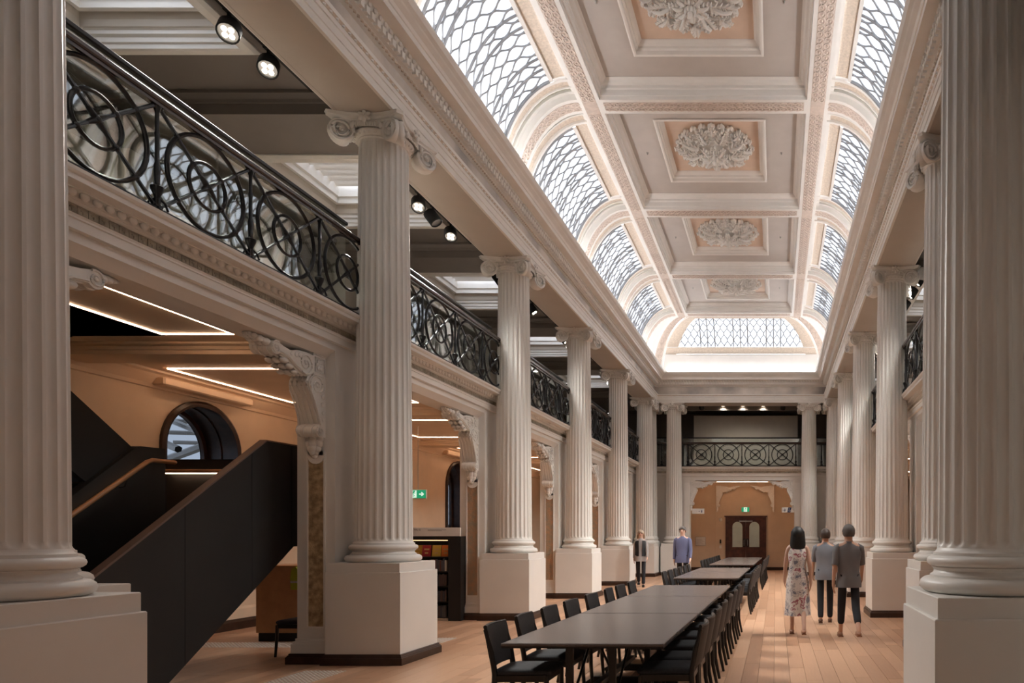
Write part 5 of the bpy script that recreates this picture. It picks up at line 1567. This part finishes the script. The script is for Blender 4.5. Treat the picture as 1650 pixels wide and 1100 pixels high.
        for sd, a in zip((1, -1), AR):
            sh = Vector(a[0]); el = Vector(a[1]); wr = Vector(a[2]); inn = sh + Vector((-sd * .05, 0, .015))
            pts = [inn, sh + Vector((0, 0, -.02)), sh.lerp(el, .3), sh.lerp(el, .65), el]; rd = [.050, .066, .062, .056, .050]
            if sleeves == 'long': pts += [el.lerp(wr, .5), wr]; rd += [.043, .036]
            m.tube([V(*p) for p in pts], [q * s for q in rd], 12, up=(0, 1, 0))
        m.build('shirt', shirt, t, smooth=70)
    if dress is None:
        pv = [(V(0, 0, pz + .02), .105 * s)]; pe = []
        for l in LG:
            i = len(pv); an = l[2] if not cropped else tuple(l[1][q] + (l[2][q] - l[1][q]) * .72 for q in range(3))
            pv += [(V(l[0][0], 0, l[0][2]), .078 * s), (V(*l[1]), .068 * s), (V(*an), .056 * s)]; pe += [(0, i), (i, i + 1), (i + 1, i + 2)]
        skin_obj('trousers', pv, pe, pants, t)
    else:
        m = MB(); n = 32; v = []
        prof = [(pz + .50, .075, .06, 0), (pz + .47, .15, .085, 0), (pz + .36, .165, .12, 0), (pz + .20, .135, .105, 0), (pz + .06, .155, .125, 0), (pz - .06, .18, .14, .03), (pz - .30, .185, .16, .06), (pz - .50, .19, .18, .09), (pz - .62, .20, .20, .12)]
        for z, wx, wy, fo in prof:
            for k in range(n):
                th = 2 * pi * k / n; q = 1 + fo * sin(6 * th + z * 3); v.append(V(wx * cos(th) * q, wy * sin(th) * q, z))
        m.add(v, [(i * n + k, i * n + (k + 1) % n, (i + 1) * n + (k + 1) % n, (i + 1) * n + k) for i in range(len(prof) - 1) for k in range(n)])
        m.build('dress', dress, t, smooth=70)
    if grey_hem:
        m = MB(); n = 24; v = []
        prof = [(pz + .12, .155, .135), (pz - .02, .175, .15), (pz - .16, .19, .165)]
        for z, wx, wy in prof:
            for k in range(n): th = 2 * pi * k / n; v.append(V(wx * cos(th) * (1 + .03 * sin(5 * th)), wy * sin(th), z))
        m.add(v, [(i * n + k, i * n + (k + 1) % n, (i + 1) * n + (k + 1) % n, (i + 1) * n + k) for i in range(2) for k in range(n)]); m.build('shirt_tail', grey_hem, t, smooth=70)
    if vest:
        m = MB(); n = 24; v = []
        prof = [(pz + .50, .10, .075), (pz + .46, .19, .12), (pz + .36, .19, .15), (pz + .16, .165, .15), (pz - .0, .175, .16)]
        for z, wx, wy in prof:
            for k in range(n + 1):
                th = -pi / 2 + .28 + (2 * pi - .56) * k / n; v.append(V(wx * cos(th), wy * sin(th), z))
        q = n + 1
        m.add(v, [(i * q + k, i * q + k + 1, (i + 1) * q + k + 1, (i + 1) * q + k) for i in range(4) for k in range(n)]); m.build('vest', vest, t, smooth=70)
    for l in LG:
        p = l[2]; m = MB(); lift = p[2] - .075
        m.ball(V(p[0], p[1] - .045, .04 + lift), .05 * s, .85, 2.5, .8, 12, 8); m.box(*[q * s for q in (p[0] - .036, p[0] + .036, p[1] - .15, p[1] + .06, lift, lift + .02)])
        m.build('shoe', shoes or BLACK, t, smooth=60)
    return t
HB = mat('black_hair', (.008, .007, .007), .6); HG = mat('grey_hair', (.10, .085, .08), .8); HW = mat('blond_grey_hair', (.45, .34, .25), .6); HBr = mat('brown_hair', (.05, .03, .022), .5)
FLORAL = cloth('floral_print', [(0, (.20, .20, .24)), (.38, (.62, .55, .52)), (.43, (.42, .38, .38)), (.47, (.70, .64, .60)), (.56, (.66, .60, .57)), (.60, (.34, .10, .13)), (.66, (.60, .50, .47))], 9)
GREYB = mat('blue_grey_shirt', (.20, .215, .25), .8); GREYS = mat('mid_grey_shirt', (.155, .150, .155), .8); VIO = mat('violet_blue_shirt', (.10, .105, .19), .8)
DKT = mat('dark_navy_trousers', (.012, .013, .018), .8); TAUPE = mat('light_grey_shirt', (.35, .32, .31), .8); VEST = mat('black_vest', (.010, .010, .012), .7)
TANS = mat('tan_leather', (.30, .15, .09), .5)
person(.35, 10.9, pi, 1.72, 'woman with long black hair in a white floral dress walking away', SKIN2, None, None, HB, 'long', (.15, -.25), (.2, -.2), 'none', dress=FLORAL, shoes=TANS, female=True)
person(.90, 12.4, pi - .05, 1.70, 'man in blue-grey shirt and dark trousers walking away, middle of the group of three', SKIN, GREYB, DKT, HBr, 'short', (.2, -.2), (-.15, .15), 'short', shoes=mat('brown_shoe', (.10, .05, .03), .5))
person(1.12, 10.5, pi + .05, 1.77, 'person in mid grey shirt and cropped black trousers, rightmost of the walkers', SKIN, GREYS, DKT, HG, 'short', (-.2, .3), (.3, -.3), 'short', shoes=TANS, cropped=True)
person(-4.15, 21.0, .1, 1.74, 'woman in black vest over pale shirt walking towards camera beside the left columns', SKIN2, TAUPE, DKT, HW, 'bob', (.2, -.2), (.2, -.2), 'long', female=True, vest=VEST, grey_hem=TAUPE)
person(-2.55, 18.7, -.05, 1.82, 'man in violet-blue shirt walking towards camera behind the left chairs', SKIN2, VIO, DKT, HG, 'bald', (.2, -.25), (.2, -.2), 'long')
